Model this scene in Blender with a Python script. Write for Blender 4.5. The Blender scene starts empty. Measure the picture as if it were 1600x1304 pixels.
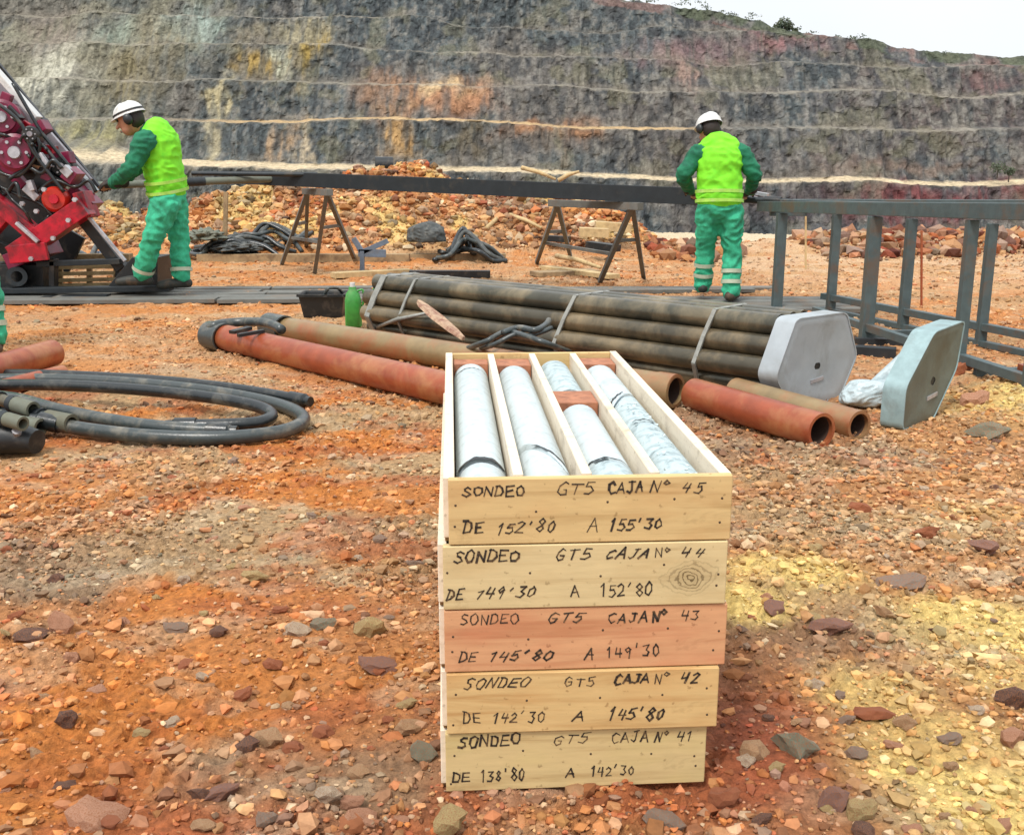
import bpy, bmesh, math, random
import numpy as np
from mathutils import Vector, Matrix, noise as mnoise

# ------------------------------------------------------------------ camera
sc = bpy.context.scene
H = 1.10
PITCH = math.atan(377 / 1600.0)
cam_d = bpy.data.cameras.new('camera')
cam = bpy.data.objects.new('camera', cam_d)
sc.collection.objects.link(cam)
cam.location = (0, 0, H)
cam.rotation_euler = (math.pi / 2 - PITCH, 0, 0)
cam_d.sensor_width = 36
cam_d.lens = 36
cam_d.clip_start = 0.05
cam_d.clip_end = 3000
sc.camera = cam

# ------------------------------------------------------------------ overcast sky
SUN_EL, SUN_AZ = math.radians(58), math.radians(-150)      # azimuth measured from +Y towards +X
world = bpy.data.worlds.new('World')
sc.world = world
world.use_nodes = True
wn = world.node_tree
wn.nodes.clear()
w_out = wn.nodes.new('ShaderNodeOutputWorld')
w_bg = wn.nodes.new('ShaderNodeBackground')
w_sky = wn.nodes.new('ShaderNodeTexSky')
w_sky.sky_type = 'NISHITA'
w_sky.sun_disc = False
w_sky.sun_elevation = SUN_EL
w_sky.sun_rotation = SUN_AZ
w_sky.dust_density = 3.0
w_mix = wn.nodes.new('ShaderNodeMix'); w_mix.data_type = 'RGBA'
w_tc = wn.nodes.new('ShaderNodeTexCoord')
w_no = wn.nodes.new('ShaderNodeTexNoise'); w_no.inputs['Scale'].default_value = 2.2; w_no.inputs['Detail'].default_value = 5
w_mr = wn.nodes.new('ShaderNodeMapRange')
w_mr.inputs['From Min'].default_value = 0.3; w_mr.inputs['From Max'].default_value = 0.7
w_mr.inputs['To Min'].default_value = 0.80; w_mr.inputs['To Max'].default_value = 0.97
wn.links.new(w_tc.outputs['Generated'], w_no.inputs['Vector'])
wn.links.new(w_no.outputs['Fac'], w_mr.inputs['Value'])
wn.links.new(w_mr.outputs['Result'], w_mix.inputs[0])
wn.links.new(w_sky.outputs['Color'], w_mix.inputs[6])
w_mix.inputs[7].default_value = (8.6, 8.9, 9.2, 1)
wn.links.new(w_mix.outputs[2], w_bg.inputs['Color'])
w_sep = wn.nodes.new('ShaderNodeSeparateXYZ')
wn.links.new(w_tc.outputs['Generated'], w_sep.inputs['Vector'])
w_g = wn.nodes.new('ShaderNodeMapRange')
w_g.inputs['From Min'].default_value = 0.0; w_g.inputs['From Max'].default_value = 1.0
w_g.inputs['To Min'].default_value = 0.78; w_g.inputs['To Max'].default_value = 1.45
wn.links.new(w_sep.outputs['Z'], w_g.inputs['Value'])
w_mul = wn.nodes.new('ShaderNodeVectorMath'); w_mul.operation = 'SCALE'
wn.links.new(w_mix.outputs[2], w_mul.inputs[0]); wn.links.new(w_g.outputs['Result'], w_mul.inputs['Scale'])
wn.links.new(w_mul.outputs['Vector'], w_bg.inputs['Color'])
w_bg.inputs['Strength'].default_value = 0.10
wn.links.new(w_bg.outputs['Background'], w_out.inputs['Surface'])

sun_d = bpy.data.lights.new('sun', 'SUN')
sun_d.energy = 2.0
sun_d.angle = math.radians(12)
sun_d.color = (1.0, 0.96, 0.90)
sun = bpy.data.objects.new('sun', sun_d)
sc.collection.objects.link(sun)
sd = Vector((math.sin(SUN_AZ) * math.cos(SUN_EL), math.cos(SUN_AZ) * math.cos(SUN_EL), math.sin(SUN_EL)))
sun.rotation_euler = (-sd).to_track_quat('-Z', 'Y').to_euler()

sc.view_settings.view_transform = 'Standard'
sc.view_settings.look = 'None'
sc.view_settings.exposure = 0.50
sc.view_settings.gamma = 1.0
sc.view_settings.use_curve_mapping = False
sc.cycles.max_bounces = 6

# ------------------------------------------------------------------ helpers
rnd = random.Random(11)
COL = sc.collection
SP, CP = math.sin(PITCH), math.cos(PITCH)


def ray(px, py):
    u = (px - 800) / 1600.0
    v = (652 - py) / 1600.0
    return Vector((u, CP + v * SP, -SP + v * CP))


def G(px, py, z=0.0):
    """where the line of sight of photo pixel (px, py) meets the height z"""
    d = ray(px, py)
    t = (z - H) / d.z
    return Vector((d.x * t, d.y * t, z))


def P(px, py, Y):
    """where it meets the distance Y"""
    d = ray(px, py)
    t = Y / d.y
    return Vector((d.x * t, Y, H + d.z * t))


def lin(r, g=None, b=None):
    if g is None:
        r, g, b = r
    f = lambda c: (c / 255 / 12.92) if c / 255 <= 0.04045 else ((c / 255 + 0.055) / 1.055) ** 2.4
    return (f(r), f(g), f(b))


_tab = np.random.RandomState(5).rand(256, 256)


def vnoise(x, y):
    xi = np.floor(x).astype(np.int64); yi = np.floor(y).astype(np.int64)
    fx = x - xi; fy = y - yi
    fx = fx * fx * (3 - 2 * fx); fy = fy * fy * (3 - 2 * fy)
    a = _tab[xi & 255, yi & 255]; b = _tab[(xi + 1) & 255, yi & 255]
    c = _tab[xi & 255, (yi + 1) & 255]; d = _tab[(xi + 1) & 255, (yi + 1) & 255]
    return (a * (1 - fx) + b * fx) * (1 - fy) + (c * (1 - fx) + d * fx) * fy


def fbm(x, y, oct=4, seed=0.0, gain=0.5):
    x = np.asarray(x, float); y = np.asarray(y, float)
    s = np.zeros(np.broadcast(x, y).shape); a = 1.0; t = 0.0
    for i in range(oct):
        s += a * vnoise(x + seed * 17.3 + i * 31.7, y + seed * 7.9 + i * 11.3)
        t += a; a *= gain; x = x * 2.03; y = y * 2.03
    return s / t


def sstep(a, b, x):
    t = np.clip((x - a) / (b - a), 0, 1)
    return t * t * (3 - 2 * t)


def tag(o, label=None, cat=None, group=None, kind=None):
    if label: o['label'] = label
    if cat: o['category'] = cat
    if group: o['group'] = group
    if kind: o['kind'] = kind
    return o


def empty(name, loc, label, cat, group=None, rz=0.0):
    o = bpy.data.objects.new(name, None)
    o.empty_display_size = 0.2
    o.location = loc
    o.rotation_euler = (0, 0, rz)
    COL.objects.link(o)
    return tag(o, label, cat, group)


def attach(o, parent):
    """parent o while keeping the world position its vertices were written in"""
    if parent is not None:
        o.parent = parent
        o.matrix_parent_inverse = Matrix.Identity(4)


class MB:
    """collects shapes in world (or local) coordinates and builds one mesh object"""
    def __init__(self):
        self.v = []; self.f = []

    def add(self, vs, fs):
        n = len(self.v)
        self.v += [Vector(v) for v in vs]
        self.f += [tuple(i + n for i in f) for f in fs]
        return self

    def box(self, c, size, M=None):
        c = Vector(c); hx, hy, hz = size[0] / 2, size[1] / 2, size[2] / 2
        vs = [Vector((x, y, z)) for x in (-hx, hx) for y in (-hy, hy) for z in (-hz, hz)]
        if M is not None:
            vs = [M @ v for v in vs]
        return self.add([c + v for v in vs], [(0, 1, 3, 2), (4, 6, 7, 5), (0, 4, 5, 1), (2, 3, 7, 6), (0, 2, 6, 4), (1, 5, 7, 3)])

    def bar(self, p0, p1, w, h, up=(0, 0, 1)):
        """box beam from p0 to p1, w across, h along 'up'"""
        p0, p1 = Vector(p0), Vector(p1)
        d = (p1 - p0); L = d.length; d.normalize()
        s = d.cross(Vector(up)); s.normalize(); u = s.cross(d)
        M = Matrix((s, d, u)).transposed()
        return self.box((p0 + p1) / 2, (w, L, h), M)

    def tube(self, pts, r, n=12, cap=True, closed=False, squash=None):
        pts = [Vector(p) for p in pts]
        m = len(pts)
        rs = r if isinstance(r, (list, tuple)) else [r] * m
        base = len(self.v); vs = []
        prev = None
        for i, p in enumerate(pts):
            if closed:
                t = pts[(i + 1) % m] - pts[i - 1]
            else:
                t = pts[min(i + 1, m - 1)] - pts[max(i - 1, 0)]
            t.normalize()
            if prev is None:
                a = Vector((0, 0, 1)) if abs(t.z) < 0.9 else Vector((1, 0, 0))
                s = t.cross(a).normalized()
            else:
                s = (prev - t * prev.dot(t)).normalized()
            prev = s; u = s.cross(t)
            for k in range(n):
                an = 2 * math.pi * k / n
                vs.append(p + (s * math.cos(an) + u * math.sin(an)) * rs[i])
        fs = []
        rng = m if closed else m - 1
        for i in range(rng):
            j = (i + 1) % m
            for k in range(n):
                k2 = (k + 1) % n
                fs.append((i * n + k, j * n + k, j * n + k2, i * n + k2))
        if cap and not closed:
            fs.append(tuple(range(n)))
            fs.append(tuple(reversed(range((m - 1) * n, m * n))))
        return self.add(vs, fs)

    def pipe(self, p0, p1, ro, ri, n=24, seg=1):
        """open hollow pipe"""
        p0, p1 = Vector(p0), Vector(p1)
        d = (p1 - p0).normalized()
        a = Vector((0, 0, 1)) if abs(d.z) < 0.9 else Vector((1, 0, 0))
        s = d.cross(a).normalized(); u = s.cross(d)
        vs = []
        rings = []
        for i in range(seg + 1):
            rings.append((p0.lerp(p1, i / seg), ro))
        for i in range(seg + 1):
            rings.append((p1.lerp(p0, i / seg), ri))
        for p, r in rings:
            for k in range(n):
                an = 2 * math.pi * k / n
                vs.append(p + (s * math.cos(an) + u * math.sin(an)) * r)
        m = len(rings); fs = []
        for i in range(m):
            j = (i + 1) % m
            for k in range(n):
                k2 = (k + 1) % n
                fs.append((i * n + k, j * n + k, j * n + k2, i * n + k2))
        return self.add(vs, fs)

    def prism(self, poly, d):
        """poly: list of Vectors (planar), extruded by vector d"""
        n = len(poly); d = Vector(d)
        vs = [Vector(p) for p in poly] + [Vector(p) + d for p in poly]
        fs = [tuple(reversed(range(n))), tuple(range(n, 2 * n))] + [(i, (i + 1) % n, n + (i + 1) % n, n + i) for i in range(n)]
        return self.add(vs, fs)

    def sphere(self, c, r, seg=14, rings=8, M=None):
        c = Vector(c)
        if not isinstance(r, (tuple, list, Vector)): r = (r, r, r)
        vs = [Vector((0, 0, r[2]))]
        for i in range(1, rings):
            th = math.pi * i / rings
            for k in range(seg):
                an = 2 * math.pi * k / seg
                vs.append(Vector((r[0] * math.sin(th) * math.cos(an), r[1] * math.sin(th) * math.sin(an), r[2] * math.cos(th))))
        vs.append(Vector((0, 0, -r[2])))
        fs = [(0, 1 + k, 1 + (k + 1) % seg) for k in range(seg)]
        for i in range(rings - 2):
            a = 1 + i * seg; b = a + seg
            fs += [(a + k, b + k, b + (k + 1) % seg, a + (k + 1) % seg) for k in range(seg)]
        a = 1 + (rings - 2) * seg; e = len(vs) - 1
        fs += [(a + k, e, a + (k + 1) % seg) for k in range(seg)]
        if M is not None: vs = [M @ v for v in vs]
        return self.add([c + v for v in vs], fs)

    def mesh(self, name, off=None):
        me = bpy.data.meshes.new(name)
        vs = self.v if off is None else [v - off for v in self.v]
        me.from_pydata([tuple(v) for v in vs], [], self.f)
        bm = bmesh.new(); bm.from_mesh(me)
        bmesh.ops.recalc_face_normals(bm, faces=bm.faces)
        bm.to_mesh(me); bm.free()
        return me

    def build(self, name, m, parent=None, smooth=False, bevel=0.0, label=None, off=None):
        """vertices were written in world space; when a parent is given they are made local to it"""
        me = self.mesh(name)
        if bevel:
            bm = bmesh.new(); bm.from_mesh(me)
            bmesh.ops.bevel(bm, geom=[e for e in bm.edges if e.calc_face_angle(0) > 0.5], offset=bevel, segments=2, affect='EDGES', profile=0.6, clamp_overlap=True)
            bm.to_mesh(me); bm.free()
        o = bpy.data.objects.new(name, me)
        COL.objects.link(o)
        if parent is not None:
            root = parent
            Mw = Matrix.Identity(4)
            chain = []
            while root is not None:
                chain.append(root); root = root.parent
            for q in reversed(chain):
                Mw = Mw @ (Matrix.Translation(q.location) @ q.rotation_euler.to_matrix().to_4x4())
            me.transform(Mw.inverted())
            o.parent = parent
        elif off is not None:
            me.transform(Matrix.Translation(-Vector(off)))
            o.location = off
        if m: me.materials.append(m)
        if smooth:
            for p in me.polygons: p.use_smooth = True
            if smooth is not True:
                try: me.set_sharp_from_angle(angle=math.radians(smooth))
                except Exception: pass
        if label: o['label'] = label
        return o


def copy_tree(o, parent=None, loc=None, rot=None):
    c = o.copy(); COL.objects.link(c)
    if parent is not None: c.parent = parent
    if loc is not None: c.location = loc
    if rot is not None: c.rotation_euler = rot
    for ch in list(o.children): copy_tree(ch, c)
    return c


# ------------------------------------------------------------------ materials
class NT:
    def __init__(self, name):
        self.m = bpy.data.materials.new(name); self.m.use_nodes = True
        self.t = self.m.node_tree
        self.b = self.t.nodes['Principled BSDF']
        self.tc = None

    def n(self, typ, **kw):
        nd = self.t.nodes.new(typ)
        for k, v in kw.items(): setattr(nd, k, v)
        return nd

    def l(self, a, b): self.t.links.new(a, b)

    def coord(self, scale=(1, 1, 1), space='Object'):
        if self.tc is None: self.tc = self.n('ShaderNodeTexCoord')
        mp = self.n('ShaderNodeMapping'); mp.inputs['Scale'].default_value = scale
        self.l(self.tc.outputs[space], mp.inputs['Vector'])
        return mp.outputs['Vector']

    def noise(self, scale, detail=4, rough=0.55, stretch=(1, 1, 1), dist=0.0):
        x = self.n('ShaderNodeTexNoise')
        x.inputs['Scale'].default_value = scale; x.inputs['Detail'].default_value = detail
        x.inputs['Roughness'].default_value = rough; x.inputs['Distortion'].default_value = dist
        self.l(self.coord(stretch), x.inputs['Vector'])
        return x.outputs['Fac']

    def ramp(self, fac, stops):
        r = self.n('ShaderNodeValToRGB')
        e = r.color_ramp.elements
        while len(e) < len(stops): e.new(0.5)
        for i, (p, c) in enumerate(stops):
            e[i].position = p; e[i].color = (*c, 1)
        self.l(fac, r.inputs['Fac'])
        return r.outputs['Color']

    def mix(self, fac, a, b, mode='MIX'):
        x = self.n('ShaderNodeMix', data_type='RGBA', blend_type=mode)
        for s, v in ((0, fac), (6, a), (7, b)):
            if isinstance(v, (int, float)): x.inputs[s].default_value = v
            elif isinstance(v, tuple): x.inputs[s].default_value = (*v, 1)
            else: self.l(v, x.inputs[s])
        return x.outputs[2]

    def bump(self, h, strength=0.4, dist=0.01):
        b = self.n('ShaderNodeBump'); b.inputs['Strength'].default_value = strength; b.inputs['Distance'].default_value = dist
        self.l(h, b.inputs['Height']); self.l(b.outputs['Normal'], self.b.inputs['Normal'])

    def color(self, c):
        if isinstance(c, tuple): self.b.inputs['Base Color'].default_value = (*c, 1)
        else: self.l(c, self.b.inputs['Base Color'])

    def rough(self, r):
        if isinstance(r, (int, float)): self.b.inputs['Roughness'].default_value = r
        else: self.l(r, self.b.inputs['Roughness'])


ALB = 0.74                                                # real surfaces are darker than they look in a bright picture


def worn(name, base, dirt=None, amt=0.5, scale=6, rough=0.6, metal=0.0, bump=0.25, bscale=60, bdist=0.003, var=0.18, spec=0.5):
    """general weathered surface: base colour with tonal noise, dirt/rust patches and a little relief"""
    k = NT(name)
    base = tuple(c * ALB for c in base); dirt = tuple(c * ALB for c in dirt) if dirt else None
    lo = tuple(c * (1 - var) for c in base); hi = tuple(min(1, c * (1 + var)) for c in base)
    c = k.ramp(k.noise(scale * 3.1, 5, 0.6), [(0.3, lo), (0.7, hi)])
    if dirt:
        f = k.ramp(k.noise(scale, 6, 0.65, dist=0.4), [(0.62 - amt * 0.35, (0, 0, 0)), (0.80 - amt * 0.25, (1, 1, 1))])
        c = k.mix(f, c, dirt)
    k.color(c)
    k.rough(rough)
    k.b.inputs['Metallic'].default_value = metal
    k.b.inputs['Specular IOR Level'].default_value = spec
    if bump: k.bump(k.noise(bscale, 4, 0.6), bump, bdist)
    return k.m


def attr_mat(name, rough=0.9, nscale=40, namt=0.35, bumps=((25, 0.5, 0.01),), spec=0.25):
    k = NT(name)
    a = k.n('ShaderNodeAttribute', attribute_name='Col')
    g = k.ramp(k.noise(nscale, 6, 0.65), [(0.25, (1 - namt,) * 3), (0.75, (1 + namt,) * 3)])
    k.color(k.mix(1.0, a.outputs['Color'], g, 'MULTIPLY'))
    k.rough(rough)
    k.b.inputs['Specular IOR Level'].default_value = spec
    for s, st, d in bumps: k.bump(k.noise(s, 7, 0.65), st, d)
    return k.m


DUST = lin(196, 128, 76)
M = {}
M['stone'] = attr_mat('stone_surface', 0.85, 55, 0.22, ((90, 0.5, 0.004),))
M['earth'] = attr_mat('earth_surface', 0.92, 48, 0.55, ((60, 1.0, 0.018),))
M['cliff'] = attr_mat('cliff_rock', 0.95, 1.5, 0.6, ((1.6, 0.8, 0.5),))
M['steel_grey'] = worn('grey_painted_steel', lin(88, 104, 106), lin(116, 94, 76), 0.32, 5, 0.55, 0.2)
M['steel_dark'] = worn('dark_steel', lin(48, 54, 58), lin(84, 78, 70), 0.2, 4, 0.55, 0.35)
M['galv'] = worn('galvanized_steel', lin(188, 196, 200), lin(158, 160, 156), 0.4, 3, 0.5, 0.25, 0.15, var=0.08)
M['galv_old'] = worn('dull_galvanized_steel', lin(118, 124, 110), lin(108, 102, 80), 0.55, 4, 0.6, 0.15, var=0.12)
M['galv_blue'] = worn('pale_blue_grey_paint', lin(158, 184, 186), lin(132, 140, 136), 0.3, 5, 0.55, 0.1)
M['drill_pipe'] = worn('dusty_drill_steel', lin(88, 86, 74), lin(162, 146, 116), 0.5, 3.0, 0.30, 0.45, 0.3)
M['drill_pipe2'] = worn('dusty_drill_steel_brown', lin(90, 84, 70), lin(156, 136, 104), 0.5, 3.0, 0.30, 0.45, 0.3)
M['rust_red'] = worn('red_rusty_steel', lin(170, 84, 52), lin(196, 132, 86), 0.42, 3.5, 0.38, 0.25, 0.25, 45)
M['rust_brown'] = worn('brown_rusty_steel', lin(160, 136, 96), lin(178, 106, 68), 0.45, 2.6, 0.42, 0.25, 0.25, 45)
M['pipe_inside'] = worn('dark_pipe_inside', lin(70, 50, 40), None, 0, 6, 0.8)
M['rubber'] = worn('black_rubber', lin(34, 40, 42), lin(96, 94, 86), 0.25, 9, 0.28, 0.0, 0.3, 90)
M['rubber_grey'] = worn('dusty_grey_rubber', lin(62, 70, 70), lin(130, 124, 110), 0.35, 9, 0.32, 0.0, 0.3, 90)
M['black'] = worn('black_paint', lin(28, 32, 34), lin(90, 80, 70), 0.22, 8, 0.45, 0.0)
M['maroon'] = worn('maroon_enamel', lin(138, 24, 66), lin(60, 24, 36), 0.4, 5, 0.38, 0.0)
M['red'] = worn('red_enamel', lin(200, 14, 44), lin(70, 24, 30), 0.45, 5, 0.4, 0.0)
M['orange_red'] = worn('orange_red_enamel', lin(214, 48, 30), lin(150, 40, 30), 0.3, 5, 0.4, 0.0)
M['chrome'] = worn('bare_pale_metal', lin(205, 205, 210), lin(140, 136, 140), 0.3, 8, 0.35, 0.4)
M['rail'] = worn('light_grey_mast_paint', lin(176, 172, 178), lin(120, 112, 118), 0.35, 5, 0.5, 0.1)
M['timber_old'] = worn('old_timber', lin(176, 150, 112), lin(120, 96, 70), 0.45, 6, 0.85, 0.0, 0.5)
M['timber_pale'] = worn('pale_timber', lin(214, 186, 136), lin(160, 128, 88), 0.3, 6, 0.85, 0.0, 0.5)
M['timber_grey'] = worn('weathered_grey_boards', lin(118, 118, 112), lin(128, 108, 88), 0.3, 3, 0.85, 0.0, 0.5)
M['green_plastic'] = worn('green_plastic', lin(70, 160, 70), lin(120, 150, 90), 0.3, 8, 0.35, 0.0, 0.1)
M['tarp'] = worn('grey_tarpaulin', lin(70, 74, 72), lin(130, 128, 120), 0.3, 9, 0.6, 0.0, 0.4, 40)
M['blue_grey'] = worn('blue_grey_paint', lin(118, 132, 150), lin(130, 116, 100), 0.3, 6, 0.55)
M['wire'] = worn('pale_strapping', lin(158, 158, 150), lin(130, 126, 116), 0.3, 10, 0.5, 0.2)
M['vest'] = worn('hi_vis_fabric', lin(140, 246, 42), lin(104, 226, 40), 0.35, 7, 0.8, 0.0, 0.4, 30, 0.01, 0.06)
M['band'] = worn('reflective_tape', lin(196, 206, 180), None, 0, 6, 0.4)
M['trousers'] = worn('green_work_cloth', lin(62, 196, 150), lin(44, 140, 106), 0.45, 8, 0.85, 0.0, 0.5, 30, 0.01, 0.12)
M['jacket'] = worn('dark_green_work_cloth', lin(26, 124, 88), lin(14, 84, 64), 0.4, 8, 0.85, 0.0, 0.5, 30, 0.01, 0.12)
M['skin'] = worn('skin', lin(196, 140, 112), None, 0, 6, 0.55)
M['helmet'] = worn('white_helmet_shell', lin(232, 232, 228), lin(190, 186, 178), 0.15, 9, 0.35, 0.0, 0.05, var=0.03)
M['hair'] = worn('dark_hair', lin(44, 34, 28), None, 0, 30, 0.7)
M['boot'] = worn('dark_boot_leather', lin(48, 50, 44), lin(110, 84, 60), 0.4, 8, 0.65)
M['glove'] = worn('dark_work_gloves', lin(44, 40, 38), lin(90, 70, 56), 0.3, 8, 0.8)
M['ink'] = worn('black_marker_ink', lin(52, 44, 36), lin(150, 118, 80), 0.35, 60, 0.7, bump=0, var=0.3)
M['nail'] = worn('nail_head', lin(92, 76, 58), None, 0, 20, 0.5, 0.4)


def wood(name, base, dark, streak=None, stretch=(1.2, 30, 30), seed=0.0, knot=None):
    k = NT(name)
    base, dark = tuple(x * .84 for x in base), tuple(x * .80 for x in dark)
    streak = tuple(x * .80 for x in streak) if streak else None
    mp = k.n('ShaderNodeMapping'); mp.inputs['Scale'].default_value = stretch
    mp.inputs['Location'].default_value = (seed, seed * 1.7, seed * 0.6)
    tc = k.n('ShaderNodeTexCoord'); k.l(tc.outputs['Object'], mp.inputs['Vector'])
    n1 = k.n('ShaderNodeTexNoise'); n1.inputs['Scale'].default_value = 1.6; n1.inputs['Detail'].default_value = 7
    n1.inputs['Roughness'].default_value = 0.6; n1.inputs['Distortion'].default_value = 0.8
    k.l(mp.outputs['Vector'], n1.inputs['Vector'])
    c = k.ramp(n1.outputs['Fac'], [(0.30, dark), (0.48, base), (0.75, tuple(min(1, x * 1.12) for x in base))])
    big = k.noise(5 + seed % 3, 3, 0.5, (0.7, 1, 2.2))
    c = k.mix(k.ramp(big, [(0.50, (0, 0, 0)), (0.72, (0.75,) * 3)]), c, streak or dark)
    fine = k.noise(130, 4, 0.6, (0.15, 1, 1))
    c = k.mix(0.35, c, k.ramp(fine, [(0.3, tuple(x * 0.72 for x in base)), (0.7, base)]), 'MIX')
    if knot:
        ms = k.n('ShaderNodeMapping'); ms.vector_type = 'POINT'
        ms.inputs['Location'].default_value = (-knot[0] * .6, 0, -knot[2]); ms.inputs['Scale'].default_value = (.6, 0, 1)
        k.l(tc.outputs['Object'], ms.inputs['Vector'])
        ln = k.n('ShaderNodeVectorMath'); ln.operation = 'LENGTH'; k.l(ms.outputs['Vector'], ln.inputs[0])
        nz = k.n('ShaderNodeMath'); nz.operation = 'MULTIPLY_ADD'; k.l(k.noise(28, 4, .6), nz.inputs[0]); nz.inputs[1].default_value = .030; k.l(ln.outputs['Value'], nz.inputs[2])
        sn = k.n('ShaderNodeMath'); sn.operation = 'MULTIPLY'; k.l(nz.outputs[0], sn.inputs[0]); sn.inputs[1].default_value = 900
        si = k.n('ShaderNodeMath'); si.operation = 'SINE'; k.l(sn.outputs[0], si.inputs[0])
        rings = k.ramp(si.outputs[0], [(0.25, (.25,) * 3), (0.9, (1,) * 3)])
        fall = k.ramp(nz.outputs[0], [(0.012, (1,) * 3), (0.026, (.85,) * 3), (0.052, (0,) * 3)])
        c = k.mix(k.mix(1.0, rings, fall, 'MULTIPLY'), c, tuple(x * .28 for x in dark))
    st = k.noise(9, 6, 0.7, (0.5, 1, 1.6), 1.2)
    c = k.mix(k.ramp(st, [(0.54, (0, 0, 0)), (0.72, (0.55,) * 3)]), c, tuple(x * 0.55 for x in dark))
    sp = k.noise(70, 2, 0.5)
    c = k.mix(k.ramp(sp, [(0.66, (0, 0, 0)), (0.72, (0.5,) * 3)]), c, tuple(x * 0.5 for x in dark))
    k.color(c); k.rough(0.72); k.b.inputs['Specular IOR Level'].default_value = 0.25
    k.bump(n1.outputs['Fac'], 0.25, 0.002)
    return k.m


# ------------------------------------------------------------------ the ground
def berm(x, y):
    yc = 16.6 + 0.5 * np.sin(x * 0.45)
    m = sstep(2.7, 0.9, x) * (0.72 + 0.28 * sstep(-9, -5, x))
    crest = 0.86 + 0.26 * np.exp(-((x + 1.6) / 1.1) ** 2) + 0.25 * (fbm(x * 0.55, x * 0 + 3.3, 3, 4) - 0.5) * 2
    crest = crest * (1 - 0.30 * np.exp(-((x + 6.3) / 1.8) ** 2))
    g = np.exp(-np.abs((y - yc) / 1.55) ** 2.2)
    lump = 0.30 * (fbm(x * 1.3, y * 1.3, 4, 9) - 0.5) + 0.14 * (fbm(x * 4.5, y * 4.5, 3, 2) - 0.5)
    return m * g * (crest + lump * 2.0)


def hz(x, y):
    x = np.asarray(x, float); y = np.asarray(y, float)
    near = 0.030 * (fbm(x * 1.1, y * 1.1, 3, 1) - 0.5)
    mid = 0.052 * (fbm(x * 4.5, y * 4.5, 5, 2) - 0.5)
    fine = 0.034 * (np.abs(fbm(x * 24, y * 24, 3, 3) - 0.5) * 2 - .25) * (0.4 + 0.9 * sstep(0.35, 0.6, fbm(x * 2.2, y * 2.2, 3, 12)))
    calm = 1 - 0.7 * np.exp(-(((x - 0.02) / 0.5) ** 2 + ((y - 2.3) / 0.9) ** 2))
    z = (near + mid) * calm + fine
    # heap of yellow earth behind the loose end cap
    z = z + 0.10 * np.exp(-(((x - 3.0) / 0.75) ** 2 + ((y - 4.9) / 0.55) ** 2)) + 0.05 * np.exp(-(((x - 2.3) / 0.4) ** 2 + ((y - 4.3) / 0.3) ** 2))
    z = z + berm(x, y)
    # low ridge of red rocks near the edge of the pad
    z = z + 0.22 * sstep(2.0, 4.0, x) * np.exp(-((y - 15.2) / 0.8) ** 2) * (0.4 + fbm(x * 0.9, y * 0.2, 2, 8))
    edge = 20.5 + 1.2 * (fbm(x * 0.2, x * 0 + 1.7, 3, 6) - 0.5) * 2
    z = z - 15.5 * sstep(0, 7, y - edge)
    return z


PAL = {k: np.array(lin(v)) * 0.67 for k, v in dict(
    orange=(216, 136, 68), rust=(188, 106, 64), tan=(198, 162, 118), brown=(162, 122, 92), greytan=(170, 152, 126),
    yellow=(252, 220, 138), cream=(232, 214, 180), lightorange=(222, 168, 116), red=(170, 88, 60), dark=(70, 52, 50)).items()}


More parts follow.
